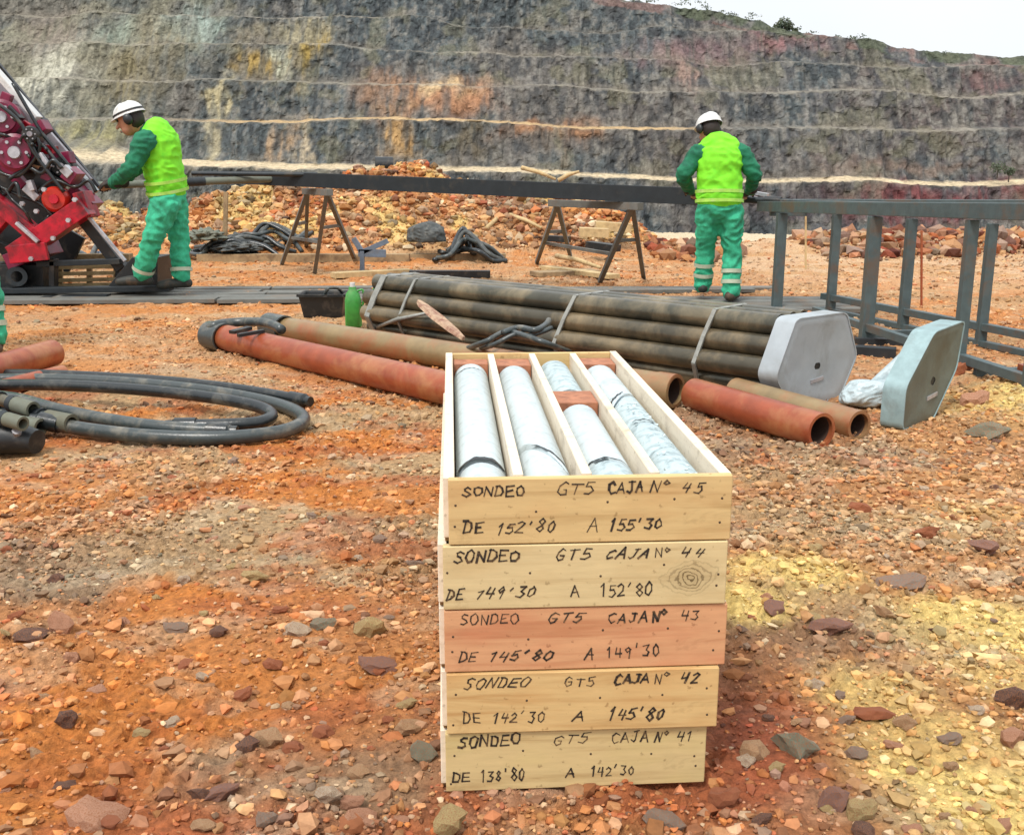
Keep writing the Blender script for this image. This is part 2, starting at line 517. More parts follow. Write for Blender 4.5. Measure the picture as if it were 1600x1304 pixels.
def gcol(x, y):
    x = np.asarray(x, float); y = np.asarray(y, float)
    c = np.ones(x.shape + (3,)) * PAL['tan']

    def lay(m, k):
        nonlocal c
        m = np.clip(m, 0, 1)[..., None]
        c = c * (1 - m) + PAL[k] * m
    n1 = fbm(x * 0.9, y * 1.5, 5, 21); n2 = fbm(x * 1.7 + 3, y * 2.6, 5, 22); n3 = fbm(x * 3.1, y * 4.2, 5, 23); n4 = fbm(x * 7, y * 9, 4, 24)
    lay(sstep(0.42, 0.62, n1) * 0.8, 'brown')
    left = sstep(0.5, -0.7, x)
    lay(sstep(0.42, 0.56, n2) * (0.40 + 0.60 * left), 'orange')
    lay(left * np.exp(-((y - 2.05) / 0.38) ** 2) * sstep(0.36, 0.58, n3) * 0.9, 'orange')
    lay(left * sstep(-0.9, -1.6, x) * np.exp(-((y - 3.4) / 0.5) ** 2) * 0.9, 'orange')
    lay(sstep(1.95, 1.6, y) * sstep(0.38, 0.55, n3) * 0.8, 'rust')
    lay(np.exp(-((y - 2.75) / 0.45) ** 2) * sstep(0.35, 0.6, fbm(x * 1.4, y * 1.4, 4, 27)) * 0.5 * left, 'greytan')
    lay(sstep(0.56, 0.72, n3) * 0.6, 'rust')
    lay(sstep(4.6, 6.6, y) * 0.6, 'lightorange')
    lay(sstep(5, 8, y) * sstep(0.5, 0.62, n2) * 0.6, 'orange')
    lay(sstep(0.54, 0.68, n4) * 0.25, 'cream')
    # yellow sulphurous earth on the right
    rg = sstep(0.48, 0.56, fbm(x * 1.5 + 5, y * 1.5, 4, 31))
    ym = np.zeros(x.shape)
    for cx, cy, ax_, ay_, am in ((.80, 2.02, .16, .14, .9), (.84, 1.80, .22, .16, 1), (.98, 1.62, .28, .16, 1), (.60, 2.52, .16, .14, .9), (.78, 2.72, .25, .18, .7), (1.22, 2.35, .28, .2, .8), (1.1, 2.1, .2, .18, .8), (2.9, 4.8, .8, .7, .8), (1.5, 3.3, .4, .3, .25)):
        ym = np.maximum(ym, am * np.exp(-(((x - cx) / ax_) ** 2 + ((y - cy) / ay_) ** 2)))
    ym = sstep(0.08, 0.75, ym * (0.45 + 1.3 * fbm(x * 5 + 2, y * 5, 4, 35)))
    lay(np.clip(ym * (0.62 + rg * 0.5), 0, 0.97), 'yellow')
    lay(sstep(0.9, 1.3, x) * sstep(0.50, 0.60, n3) * sstep(3.5, 2.5, y) * 0.5, 'cream')
    lay(np.exp(-(((x - 0.47) / 0.14) ** 2 + ((y - 1.85) / 0.3) ** 2)) * 0.8, 'red')
    # berm
    b = berm(x, y)
    bm_ = sstep(0.08, 0.3, b)
    lay(bm_ * 0.75, 'lightorange'); lay(bm_ * sstep(0.48, 0.6, fbm(x * 0.9, y * 1.6, 4, 33)) * 0.85, 'brown')
    lay(bm_ * sstep(-3.4, -5.5, x) * sstep(0.4, 0.6, fbm(x, y * 2, 3, 36)) * 0.8, 'dark')
    lay(bm_ * sstep(0.50, 0.6, fbm(x * 1.1 + 9, y * 1.4, 4, 34)) * 0.8, 'orange')
    lay(bm_ * sstep(0.58, 0.68, n4) * 0.6, 'rust'); lay(bm_ * sstep(0.54, 0.62, fbm(x * 1.3 + 4, y * 1.9, 4, 37)) * 0.7, 'yellow')
    # washed pale strip along the edge of the pad, and pale haul track on the left
    lay(sstep(16.3, 18.0, y) * sstep(2.2, 3.0, x) * 0.85, 'cream')
    lay(sstep(17.6, 19.0, y) * sstep(-2, -4, x) * 0.8, 'cream')
    lay(sstep(8, 14, y) * sstep(2.0, 3, x) * sstep(0.42, 0.6, n2) * 0.5, 'cream')
    return c


def axis(lo, hi, c, d0, grow, dmax):
    """coordinates from lo to hi, spacing d0 around c and growing away from it"""
    out = [c]; d = d0
    p = c
    while p < hi:
        p += d; out.append(p); d = min(dmax, d0 + grow * max(0, p - c - 1.2))
    p = c; d = d0; l = []
    while p > lo:
        p -= d; l.append(p); d = min(dmax, d0 + grow * max(0, c - p - 1.2))
    return np.array(sorted(l) + out)


def grid_obj(name, X, Y, Z, Cc, m, kind='structure', smooth=False):
    ny, nx = X.shape
    me = bpy.data.meshes.new(name)
    co = np.stack([X, Y, Z], -1).reshape(-1, 3).astype(np.float32)
    idx = np.arange(ny * nx).reshape(ny, nx)
    q = np.stack([idx[:-1, :-1], idx[:-1, 1:], idx[1:, 1:], idx[1:, :-1]], -1).reshape(-1, 4).astype(np.int32)
    me.vertices.add(len(co)); me.vertices.foreach_set('co', co.ravel())
    me.loops.add(q.size); me.loops.foreach_set('vertex_index', q.ravel())
    me.polygons.add(len(q))
    me.polygons.foreach_set('loop_start', np.arange(0, q.size, 4, dtype=np.int32))
    me.update(calc_edges=True)
    if Cc is not None:
        at = me.color_attributes.new('Col', 'FLOAT_COLOR', 'POINT')
        rgba = np.ones((len(co), 4), np.float32); rgba[:, :3] = Cc.reshape(-1, 3)
        at.data.foreach_set('color', rgba.ravel())
    me.polygons.foreach_set('use_smooth', np.full(len(q), smooth))
    me.materials.append(m)
    o = bpy.data.objects.new(name, me); COL.objects.link(o)
    if kind: o['kind'] = kind
    return o


gx = axis(-24, 24, 0.2, 0.0145, 0.009, 0.35)
gy = axis(-14, 29, 2.0, 0.0145, 0.0075, 0.30)
GX, GY = np.meshgrid(gx, gy)
GZ = hz(GX, GY)
JX = (vnoise(GX * 91, GY * 77) - 0.5) * 0.010
grid_obj('ground', GX + JX, GY, GZ, gcol(GX, GY), M['earth'], smooth=False)


# ------------------------------------------------------------------ gravel and loose stones
def ico(sub):
    bm = bmesh.new(); bmesh.ops.create_icosphere(bm, subdivisions=sub, radius=1.0)
    v = np.array([x.co[:] for x in bm.verts]); f = np.array([[w.index for w in x.verts] for x in bm.faces]); bm.free()
    return v, f


ICO1, ICF1 = ico(1); ICO2, ICF2 = ico(2)
STONE_COLS = np.array([lin(*c) for c in [
    (214, 140, 74), (198, 112, 62), (212, 172, 120), (156, 106, 74), (158, 146, 130), (232, 214, 178), (66, 52, 50), (174, 80, 56),
    (146, 148, 126), (226, 164, 122), (124, 80, 62), (204, 154, 94), (192, 164, 136), (108, 98, 92)]])
STONE_COLS = STONE_COLS * 0.68
STONE_W = np.array([.11, .10, .13, .10, .08, .11, .06, .06, .04, .06, .05, .07, .05, .04])
STONE_W = STONE_W / STONE_W.sum()
rs = np.random.RandomState(3)


def stone_shapes(ico_v, count, seed):
    r = np.random.RandomState(seed); out = []
    for i in range(count):
        v = ico_v.copy()
        for k in range(5):                       # chip flat faces off the pebble
            n = r.normal(size=3); n /= np.linalg.norm(n); d = r.uniform(0.45, 0.85)
            ex = np.clip(v @ n - d, 0, None); v = v - ex[:, None] * n
        v *= 1 + 0.13 * r.normal(size=(len(v), 1))
        out.append(v)
    return np.array(out)


SH1 = stone_shapes(ICO1, 24, 1); SH2 = stone_shapes(ICO2, 16, 2)


def scatter(name, xs, ys, size, flat=0.62, shapes=SH1, faces=ICF1, sink=0.25, cols=None, m=None, seed=0, zs=None, label=None):
    r = np.random.RandomState(seed); n = len(xs)
    if zs is None: zs = hz(xs, ys)
    sh = shapes[r.randint(0, len(shapes), n)]
    sc3 = np.stack([size * r.uniform(0.75, 1.35, n), size * r.uniform(0.65, 1.1, n), size * flat * r.uniform(0.6, 1.25, n)], -1)
    v = sh * sc3[:, None, :]
    a = r.uniform(0, 2 * np.pi, n); t = r.normal(0, 0.28, n)
    ct, st = np.cos(t)[:, None], np.sin(t)[:, None]
    y2 = v[..., 1] * ct - v[..., 2] * st; z2 = v[..., 1] * st + v[..., 2] * ct
    ca, sa = np.cos(a)[:, None], np.sin(a)[:, None]
    x3 = v[..., 0] * ca - y2 * sa; y3 = v[..., 0] * sa + y2 * ca
    co = np.stack([x3 + xs[:, None], y3 + ys[:, None], z2 + (zs + sc3[:, 2] * (1 - 2 * sink) * 0.8)[:, None]], -1).astype(np.float32)
    nv = sh.shape[1]
    f = (faces[None] + (np.arange(n) * nv)[:, None, None]).reshape(-1, 3).astype(np.int32)
    me = bpy.data.meshes.new(name)
    me.vertices.add(n * nv); me.vertices.foreach_set('co', co.ravel())
    me.loops.add(f.size); me.loops.foreach_set('vertex_index', f.ravel())
    me.polygons.add(len(f)); me.polygons.foreach_set('loop_start', np.arange(0, f.size, 3, dtype=np.int32))
    me.update(calc_edges=True)
    at = me.color_attributes.new('Col', 'FLOAT_COLOR', 'POINT')
    rgba = np.ones((n, nv, 4), np.float32); rgba[..., :3] = cols[:, None, :]
    at.data.foreach_set('color', rgba.ravel())
    me.polygons.foreach_set('use_smooth', np.full(len(f), False))
    me.materials.append(m or M['stone'])
    o = bpy.data.objects.new(name, me); COL.objects.link(o)
    o['kind'] = 'stuff'
    return o


def stone_cols(xs, ys, seed, follow=0.5):
    r = np.random.RandomState(seed); n = len(xs)
    c = STONE_COLS[r.choice(len(STONE_COLS), n, p=STONE_W / STONE_W.sum())]
    g = gcol(xs, ys)
    f = r.uniform(follow - 0.3, follow + 0.3, n).clip(0, 1)[:, None]
    c = c * (1 - f) + g * f
    return c * r.uniform(0.60, 1.42, n)[:, None]


def zone(n, y0, y1, spread, seed, keep=None):
    """positions spread over the part of the ground the camera sees and a margin beside it"""
    r = np.random.RandomState(seed)
    ys = y0 + (y1 - y0) * r.uniform(0, 1, n) ** 1.0
    xs = r.uniform(-1, 1, n) * (ys * spread + 0.75)
    k = ~((np.abs(xs - 0.10) < 0.23) & (ys > 1.72) & (ys < 2.95))
    if keep is not None: k &= keep(xs, ys, r)
    return xs[k], ys[k]


def clump(xs, ys, r):
    return r.uniform(0, 1, len(xs)) < (0.30 + 0.9 * sstep(0.40, 0.62, fbm(xs * 1.6, ys * 1.6, 4, 41)) + 0.35 * sstep(0.3, 1.2, xs))


for nm, n, y0, y1, s0, s1, seed, sink in (
        ('gravel', 50000, 1.25, 3.2, 0.0030, 0.0080, 51, 0.15),
        ('gravel', 24000, 1.25, 4.6, 0.0065, 0.0170, 52, 0.18),
        ('gravel', 5200, 1.25, 5.2, 0.014, 0.029, 55, 0.25),
        ('gravel', 30000, 3.0, 8.0, 0.006, 0.018, 53, 0.2),
        ('gravel', 11000, 7.5, 16.0, 0.012, 0.038, 54, 0.3)):
    xs, ys = zone(n, y0, y1, 0.58, seed, clump)
    r = np.random.RandomState(seed + 100)
    size = s0 + (s1 - s0) * r.uniform(0, 1, len(xs)) ** 2.2
    scatter(nm, xs, ys, size, 0.62, cols=stone_cols(xs, ys, seed, 0.66), seed=seed, sink=sink + .10)

# rubble of the berm and of the low ridge on the right
r = np.random.RandomState(77)
xs = r.uniform(-10, 2.9, 26000); ys = r.normal(15.6, 1.1, 26000)
k = berm(xs, ys) > 0.12; xs, ys = xs[k], ys[k]
size = 0.016 + 0.085 * r.uniform(0, 1, len(xs)) ** 4.5
scatter('rubble', xs, ys, size, 0.75, cols=stone_cols(xs, ys, 78, 0.5) * (0.55 + 0.75 * fbm(xs * 2.2, ys * 2.2, 3, 88))[:, None], seed=79, sink=0.36)
xs = r.uniform(2.0, 10.5, 4200); ys = r.normal(15.1, 0.6, 4200)
k = fbm(xs * 0.8, ys * 0.1, 3, 81) > 0.42; xs, ys = xs[k], ys[k]
size = 0.02 + 0.13 * r.uniform(0, 1, len(xs)) ** 4
cc = stone_cols(xs, ys, 80, 0.2) * 0.6 + np.array(lin(130, 62, 44)) * 0.3
scatter('rubble', xs, ys, size, 0.8, cols=cc, seed=82, sink=0.2)

# larger stones one can pick out: things of their own
stone_meshes = []
for i in range(10):
    me = bpy.data.meshes.new('stone')
    me.from_pydata([tuple(v) for v in SH2[i] * np.array([1, 0.8, 0.62])], [], [tuple(int(a) for a in f) for f in ICF2])
    stone_meshes.append(me)
STMAT = {}
for k_, c_ in dict(rust=(178, 100, 64), tan=(206, 170, 128), pink=(214, 160, 128), grey=(150, 140, 126), dark=(84, 70, 66), yellow=(206, 186, 128), cream=(222, 206, 178), green=(134, 148, 128), purple=(150, 116, 106)).items():
    STMAT[k_] = worn(k_ + '_stone', lin(*c_), lin(186, 118, 74), 0.55, 18, 0.85, 0.0, 0.8, 90, 0.006, 0.3)
STONE_MESH = {}


def stone(px, py, wpx, hpx, kind, label=None, group=None, seed=None):
    rr = random.Random(int(px * 7 + py * 13))
    c = G(px, py, 0.01)
    dist = (c - Vector((0, 0, H))).length
    w = wpx / 1600 * dist / 2; h = hpx / 1600 * dist / 2
    i = rr.randrange(10)
    key = (i, kind)
    if key not in STONE_MESH:
        me = stone_meshes[i].copy(); me.materials.append(STMAT[kind]); STONE_MESH[key] = me
    o = bpy.data.objects.new('loose_stone', STONE_MESH[key])
    zg = float(hz(c.x, c.y))
    o.location = (c.x, c.y, zg + h * 0.45)
    o.scale = (w, w * rr.uniform(0.8, 1.1), h * 1.35)
    o.rotation_euler = (rr.uniform(-.25, .25), rr.uniform(-.25, .25), rr.uniform(-0.5, 0.5))
    COL.objects.link(o)
    return tag(o, label, 'stone', group)


for a in [
    (95, 985, 36, 52, 'pink', 'upright pinkish stone beside a dark flat stone on the left'),
    (48, 992, 52, 22, 'dark', 'dark flat stone lying left of an upright pinkish stone'),
    (590, 1038, 66, 40, 'purple', 'purplish brown stone left of the stack under a yellowish one'),
    (580, 985, 50, 44, 'yellow', 'yellowish lumpy stone left of the box stack above a purplish stone'),
    (505, 975, 44, 34, 'green', 'greenish grey stone in the row of pale stones left of the stack'),
    (465, 985, 40, 26, 'cream', 'cream flat stone second in the row of pale stones left of the stack'),
    (420, 1150, 46, 34, 'tan', 'tan stone over a cluster of dark stones in the lower left middle'),
    (385, 1165, 40, 30, 'dark', 'dark stone at the left of the dark stone cluster in the lower left middle'),
    (160, 1275, 84, 46, 'pink', 'broad flat pinkish stone near the bottom left corner'),
    (345, 1232, 60, 26, 'purple', 'slanting purplish stone below the dark cluster at lower left'),
    (515, 1250, 38, 34, 'cream', 'bright cream stone near the bottom left of the box stack'),
    (560, 1275, 56, 46, 'pink', 'rounded reddish pink stone near the bottom edge left of the stack'),
    (700, 1290, 56, 50, 'yellow', 'yellowish stone at the bottom edge just in front of the stack'),
    (645, 878, 34, 18, 'grey', 'pale grey flat stone close to the left side of the stack'),
    (400, 905, 40, 24, 'yellow', 'low yellow stone above a patch of dark pebbles on the left'),
    (275, 975, 42, 22, 'grey', 'grey flat stone on brown gravel left of the middle'),
    (640, 1135, 46, 30, 'tan', 'tan stone tight against the left of the lower boxes'),
    (660, 1180, 42, 44, 'green', 'mossy green stone by the bottom left corner of the stack'),
    (1243, 1178, 62, 50, 'green', 'green tinged rock on red gravel right of the stack'),
    (1405, 912, 80, 30, 'grey', 'long pale blue grey rock on the gravel right of the stack'),
    (1180, 1180, 44, 36, 'tan', 'round tan stone right beside the bottom of the stack'),
    (1305, 1255, 50, 46, 'purple', 'purplish stone near the bottom edge right of the stack'),
    (1345, 1270, 44, 46, 'yellow', 'yellow brown stone beside a purplish one at the bottom right'),
    (1585, 1105, 50, 40, 'dark', 'dark rock at the right edge of the photo'),
    (1580, 1165, 44, 34, 'pink', 'pink rock at the right edge below a dark rock'),
    (1370, 1108, 60, 26, 'rust', 'flat rust red stone amid the yellow earth'),
    (1130, 1245, 48, 44, 'rust', 'rust red stone in front of the bottom right corner of the stack'),
    (1205, 952, 44, 24, 'purple', 'small purplish rock on yellow earth right of the fourth box'),
    (1300, 985, 62, 28, 'purple', 'wide purplish rock right of the middle box of the stack'),
    (1445, 830, 44, 26, 'rust', 'rust red rock on tan gravel above the yellow earth'),
    (1350, 790, 40, 26, 'rust', 'rust red rock below the open ends of the red pipes'),
    (1540, 860, 52, 24, 'purple', 'reddish purple flat rock near the right edge'),
    (1520, 640, 46, 34, 'pink', 'pink rock on the yellow heap right of the loose end cap'),
    (1500, 590, 40, 30, 'rust', 'rusty rock on top of the yellow heap under the rack rail'),
    (1545, 690, 60, 30, 'green', 'greenish flat rock at the foot of the yellow heap'),
    (1040, 1275, 60, 40, 'grey', 'grey stone at the bottom edge in front of the stack'),
]:
    stone(*a)
kinds = ['rust', 'tan', 'pink', 'grey', 'yellow', 'cream', 'dark', 'rust', 'tan']
names_ = dict(rust='rust red', tan='tan', pink='pinkish', grey='grey', yellow='yellowish', cream='cream', dark='dark')
rr = random.Random(23)
placed = []
while len(placed) < 110:
    px, py = rr.uniform(5, 1595), 700 + 600 * rr.random() ** 0.8
    if 640 < px < 1170: continue
    if any(abs(px - a) + abs(py - b) < 45 for a, b in placed): continue
    placed.append((px, py))
    kd = rr.choice(kinds if px < 1100 else kinds + ['yellow', 'cream', 'yellow'])
    w = rr.uniform(15, 34) * (0.6 + (py - 700) / 900)
    side = 'left' if px < 800 else 'right'
    stone(px, py, w, w * rr.uniform(0.5, 0.9), kd, 'fist sized %s stone scattered on the gravel %s of the box stack' % (names_[kd], side), 'small %s stones scattered %s of the box stack' % (names_[kd], side))


# ------------------------------------------------------------------ the far side of the pit
def cliffs():
    xs = np.concatenate([np.arange(-230, -104, 2.0), np.arange(-104, 118, 0.30), np.arange(118, 290, 2.5)])
    # bench heights at the left and at the right of the view, width of each bench, depth of each face
    bl = np.array([2.6, 9.4, 16.6, 22.9, 29.2, 36.0, 44.0, 52.0, 61.0])
    br = np.array([-0.1, 8.0, 13.8, 18.8, 24.0, 29.5, 36.0, 43.0, 50.0])
    t = sstep(-70, 70, xs)
    rows_y = []; rows_z = []; rows_k = []; rows_h = []
    Y0 = 150 + 0 * xs
    zb = lambda i: bl[i] * (1 - t) + br[i] * t
    # pit floor
    for yy, zz in ((24, -17), (60, -16), (105, -14), (138, -11.5)):
        rows_y.append(yy + 0 * xs); rows_z.append(zz + 0 * xs); rows_k.append(0); rows_h.append(0)
    y = Y0.copy(); z0 = -10 + 0 * xs
    for i in range(len(bl)):
        zt = zb(i)
        nf = 24 if i < 6 else 10
        wob = (1.2 + .35 * i) * (fbm(xs * 0.06, xs * 0 + i * 3.1, 5, 50 + i) - 0.5) * 2
        for kf in range(nf):
            f = (kf + 1) / nf
            rows_z.append(z0 + (zt - z0) * f + (wob * 0.6 if kf == nf - 1 else wob * 0.6 * f)); 
            prof = 3.4 * (f ** 0.8) 
            rows_y.append(y + prof); rows_k.append(1); rows_h.append(f)
        y = y + 3.4
        bw = (3.2 + 2.4 * fbm(xs * 0.03, xs * 0, 3, 70 + i))
        if i == 0: bw = bw * (1.0 + 1.2 * (1 - t))
        for kb in range(3):
            f = (kb + 1) / 3
            rows_y.append(y + bw * f); rows_z.append(zt + wob * 0.6 + (0.10 + 0.28 * sstep(-52, -66, xs) * (i == 0)) * bw * f); rows_k.append(2); rows_h.append(f)
        y = y + bw; z0 = rows_z[-1]
    rows_y.append(y + 120); rows_z.append(z0 + 2); rows_k.append(3); rows_h.append(1)
    Yy = np.array(rows_y); Zz = np.array(rows_z); K = np.array(rows_k)[:, None] + 0 * Yy; Hh = np.array(rows_h)[:, None] + 0 * Yy
    Xx = np.tile(xs, (len(rows_y), 1))
    # skyline that falls to the right
    skx = np.array([-230, -40, 0, 16.4, 37.5, 48, 57, 67, 90, 160, 290.])
    skz = np.array([80, 52, 37, 33.0, 29.2, 26.4, 24.7, 22.8, 20.6, 17.5, 15.])
    sky = np.interp(xs, skx, skz) + 1.4 * (fbm(xs * 0.08, xs * 0, 4, 91) - 0.5) + 0.8 * (fbm(xs * 0.5, xs * 0, 3, 92) - 0.5)
    cut = Zz > sky
    Zc = np.minimum(Zz, sky + 0.012 * (Yy - 150) * 0)
    face = (K == 1).astype(float)
    # bluffs, gullies and vertical striation of the blasted faces
    big = fbm(Xx * 0.045, Zc * 0.03, 4, 60) - 0.5
    gul = np.abs(fbm(Xx * 0.22, Zc * 0.05, 4, 61) - 0.5) * 2
    stri = fbm(Xx * 0.9, Zc * 0.16, 4, 62) - 0.5
    blk = fbm(Xx * 1.3, Zc * 1.1, 4, 63) - 0.5
    far = (Yy > 130)
    Yd = Yy + far * (big * 9 + (gul * 2.6 + stri * 1.7 + blk * 1.1) * (0.25 + 0.75 * face))
    Zd = Zc + far * ((1 - face) * 0.7 * (fbm(Xx * 0.35, Yy * 0.5, 4, 64) - 0.5) + face * 0.6 * blk)
    Xd = Xx + far * 0.5 * (fbm(Xx * 0.7, Zc * 0.7, 3, 65) - 0.5)
    # rock colours
    C = np.ones(Xx.shape + (3,)) * np.array(lin(98, 108, 112))

    def lay(mk, c):
        nonlocal C
        mk = np.clip(mk, 0, 1)[..., None]; C = C * (1 - mk) + np.array(lin(*c)) * mk
    nA = fbm(Xx * 0.10, Zc * 0.10, 5, 101); nB = fbm(Xx * 0.5, Zc * 0.22, 5, 102); nC = fbm(Xx * 1.1, Zc * 0.9, 4, 103); nD = fbm(Xx * 0.22, Zc * 0.25, 5, 104)
    nS = fbm(Xx * 1.6, Zc * 0.22, 4, 105)
    lay(sstep(0.45, 0.62, nA) * 0.6, (126, 116, 108))
    lay(sstep(0.0, 80, Xx) * sstep(0.40, 0.6, nD) * 0.5, (116, 98, 98))
    lay(sstep(0.52, 0.66, nB) * 0.55, (74, 80, 86))
    lay(sstep(0.55, 0.68, nC) * 0.65, (150, 148, 142))
    lay(sstep(0.46, 0.34, nC) * 0.6, (62, 66, 70))
    lay(sstep(0.60, 0.70, nD) * 0.45, (134, 132, 106))
    lay(sstep(0.56, 0.68, nS) * 0.3, (156, 154, 148)); lay(sstep(0.46, 0.34, nS) * 0.3, (76, 80, 84))
    lay(sstep(-40, -75, Xx) * (0.25 + 0.5 * sstep(0.45, 0.6, nD)), (150, 148, 130))
    D = 165.0
    jx = 14 * (fbm(Xx * 0.3, Zc * 0.3, 4, 110) - 0.5) * 2; jz = 8 * (fbm(Xx * 0.3 + 40, Zc * 0.3, 4, 111) - 0.5) * 2
    for px, py, rx, ry, c, a in [
            (245, 35, 40, 42, (172, 192, 186), .95), (60, 105, 36, 60, (206, 206, 190), .9), (30, 40, 50, 45, (150, 140, 130), .6), (170, 60, 70, 45, (158, 150, 128), .7),
            (130, 45, 40, 30, (150, 165, 155), .6), (350, 40, 50, 20, (150, 140, 120), .5), (465, 85, 30, 40, (196, 172, 104), .9), (440, 35, 40, 20, (176, 168, 140), .7), (385, 105, 34, 22, (186, 160, 100), .8),
            (415, 95, 12, 35, (196, 200, 180), .8), (630, 150, 60, 36, (168, 132, 104), .7), (705, 160, 52, 24, (184, 138, 106), .75), (690, 140, 30, 16, (216, 190, 150), .7), (335, 165, 12, 36, (206, 196, 160), .85),
            (335, 220, 16, 36, (186, 178, 150), .7), (190, 120, 50, 60, (150, 142, 112), .7), (170, 215, 60, 22, (160, 156, 116), .7), (455, 225, 14, 30, (186, 160, 130), .7), (488, 225, 8, 26, (200, 186, 160), .7),
            (640, 215, 22, 34, (198, 164, 116), .8), (850, 205, 60, 14, (178, 132, 96), .7), (860, 240, 24, 30, (130, 116, 100), .5), (240, 105, 30, 60, (128, 122, 104), .6), (735, 225, 20, 30, (130, 120, 100), .6),
            (1400, 312, 190, 22, (134, 74, 76), .65), (1230, 312, 60, 24, (70, 74, 80), .5), (1090, 85, 90, 22, (140, 112, 116), .5), (1250, 62, 60, 12, (156, 120, 122), .7), (1560, 120, 50, 16, (150, 110, 110), .4),
            (1085, 120, 12, 30, (176, 150, 140), .6), (1130, 250, 90, 20, (112, 108, 108), .5), (1390, 260, 130, 9, (140, 120, 108), .5), (1260, 175, 8, 16, (176, 170, 164), .6), (1500, 210, 8, 30, (160, 156, 150), .5)]:
        cx = (px - 800) / 1600 * D; cz = 1.1 + (275 - py) / 1600 * D
        w = np.exp(-(((Xx + jx * 0.35 - cx) / (rx * 1.12 * D / 1600)) ** 2 + ((Zc + jz * 0.35 - cz) / (ry * 1.12 * D / 1600)) ** 2) ** 1.4)
        lay(w * min(1, a * 1.1) * (0.35 + 0.9 * sstep(0.38, 0.56, nS * .6 + nB * .4)), c)
    bench = (K == 2).astype(float) + (K == 1) * (Hh > 0.96) * 0.7
    amt = 0.35 + 0.55 * sstep(0.35, 0.62, fbm(Xx * 0.06, Zc * 0.5, 3, 120))
    amt = amt * (1 - 0.6 * sstep(10, 22, Zc) * sstep(-10, 20, Xx))
    lay(bench * amt * 0.75, (164, 158, 144))
    low = (np.abs(Zc - (2.6 * (1 - t) - 0.1 * t)) < 2.2) * (K == 2)
    lay(low * 0.9, (232, 214, 180))
    b1 = (K == 2) * (np.abs(Zc - (9.8 * (1 - t) + 8.4 * t)) < 1.5) * sstep(34, 22, Xx) * sstep(-60, -40, Xx)
    lay(b1 * 0.85, (216, 186, 140))
    talus = (K == 1) * sstep(0.32, 0.0, Hh) * sstep(0.48, 0.6, fbm(Xx * 0.12, Zc * 0.1, 3, 121))
    lay(talus * 0.5, (142, 134, 122))
    lay(cut * 0.8, (124, 124, 104)); lay((Zc > sky - 2.0) * sstep(0.5, 0.6, nD) * 0.7, (92, 104, 84)); lay((Zc > sky - 2.5) * sstep(0.5, 0.38, nD) * 0.6, (150, 118, 112))
    lay((K == 0) * 0.8, (150, 132, 112))
    C = np.clip(C * 0.66 * np.array([1.04, 1.0, 0.95]), 0, 1)
    o = grid_obj('pit_wall', Xd, Yd, Zd, C, M['cliff'], smooth=False)
    return xs, sky


cl_x, cl_sky = cliffs()


def leaf_blob(mb, c, r, n, rg, s):
    for i in range(n):
        d = Vector((rg.gauss(0, 1), rg.gauss(0, 1), rg.gauss(0, 1))).normalized() * (rg.random() ** 0.45)
        p = Vector(c) + Vector((d.x * r[0], d.y * r[1], d.z * r[2]))
        a = Vector((rg.gauss(0, 1), rg.gauss(0, 1), rg.gauss(0, 1))).normalized() * s * rg.uniform(.5, 1.3)
        b = a.cross(Vector((rg.gauss(0, 1), rg.gauss(0, 1), rg.gauss(0, 1)))).normalized() * s * rg.uniform(.4, .9)
        mb.add([p - a, p + b, p + a, p - b], [(0, 1, 2, 3)])


leafm = worn('hill_foliage', lin(92, 104, 82), lin(122, 122, 92), 0.5, 0.6, 0.9, bump=0, var=0.3)
barkm = worn('tree_bark', lin(84, 72, 60), None, 0, 3, 0.9)
for (px, dz, w, lab) in ((1225, 0.2, 1.5, 'dark green tree standing alone on the skyline of the pit'),):
    X = P(px, 45, 196).x
    z = float(np.interp(X, cl_x, cl_sky))
    t_ = empty('tree', (X, 196, z - 0.6), lab, 'tree')
    mb = MB(); mb.tube([(X, 196, z - 1.0), (X + .1, 196, z + 1.0), (X - .1, 196, z + 2.2)], [0.22, 0.16, 0.08], 8)
    mb.tube([(X, 196, z + .6), (X + .8, 196, z + 1.7)], [0.1, 0.04], 6); mb.tube([(X, 196, z + .5), (X - .9, 196, z + 1.5)], [0.1, 0.04], 6)
    mb.build('trunk', barkm, t_)
    mb = MB(); rg = random.Random(4)
    for q in ((0, 0, 1.9, 1.3), (1.0, .3, 1.3, 1.0), (-1.1, -.3, 1.2, 1.0), (.2, .4, .8, 1.2), (2.0, 0, .5, .6)):
        leaf_blob(mb, (X + q[0], 196 + q[1], z + q[2]), (q[3], q[3], q[3] * .75), 260, rg, 0.20)
    mb.build('crown', leafm, t_)
mb = MB(); rg = random.Random(9)
for i in range(110):
    X = rg.choice([rg.uniform(18, 46), rg.uniform(56, 76), rg.uniform(20, 110)])
    z = float(np.interp(X, cl_x, cl_sky))
    leaf_blob(mb, (X, 190 + rg.uniform(-2, 12), z + rg.uniform(-0.3, .4)), (rg.uniform(.5, 1.4), 1, rg.uniform(.2, .45)), 24, rg, 0.17)
tag(mb.build('scrub', leafm), 'low dry scrub along the skyline of the pit', None, None, 'stuff')
# small bushes on the far bench at the right
for i, (px, py, w, lab) in enumerate(((1538, 262, 1.3, 'larger pale bush on the far bench at the right'), (1556, 268, 0.9, 'dark little bush right of a paler one on the far bench'))):
    X = (px - 800) / 1600 * 157; z = 1.1 + (275 - py) / 1600 * 157
    t_ = empty('bush', (X, 157, z - .8), lab, 'bush')
    mb = MB(); leaf_blob(mb, (X, 157, z), (w, w, w * .7), 260, rg, 0.16); mb.build('foliage', leafm, t_)
    mb = MB(); mb.tube([(X, 157, z - 1.6), (X, 157, z)], [.1, .05], 6); mb.build('stem', barkm, t_)


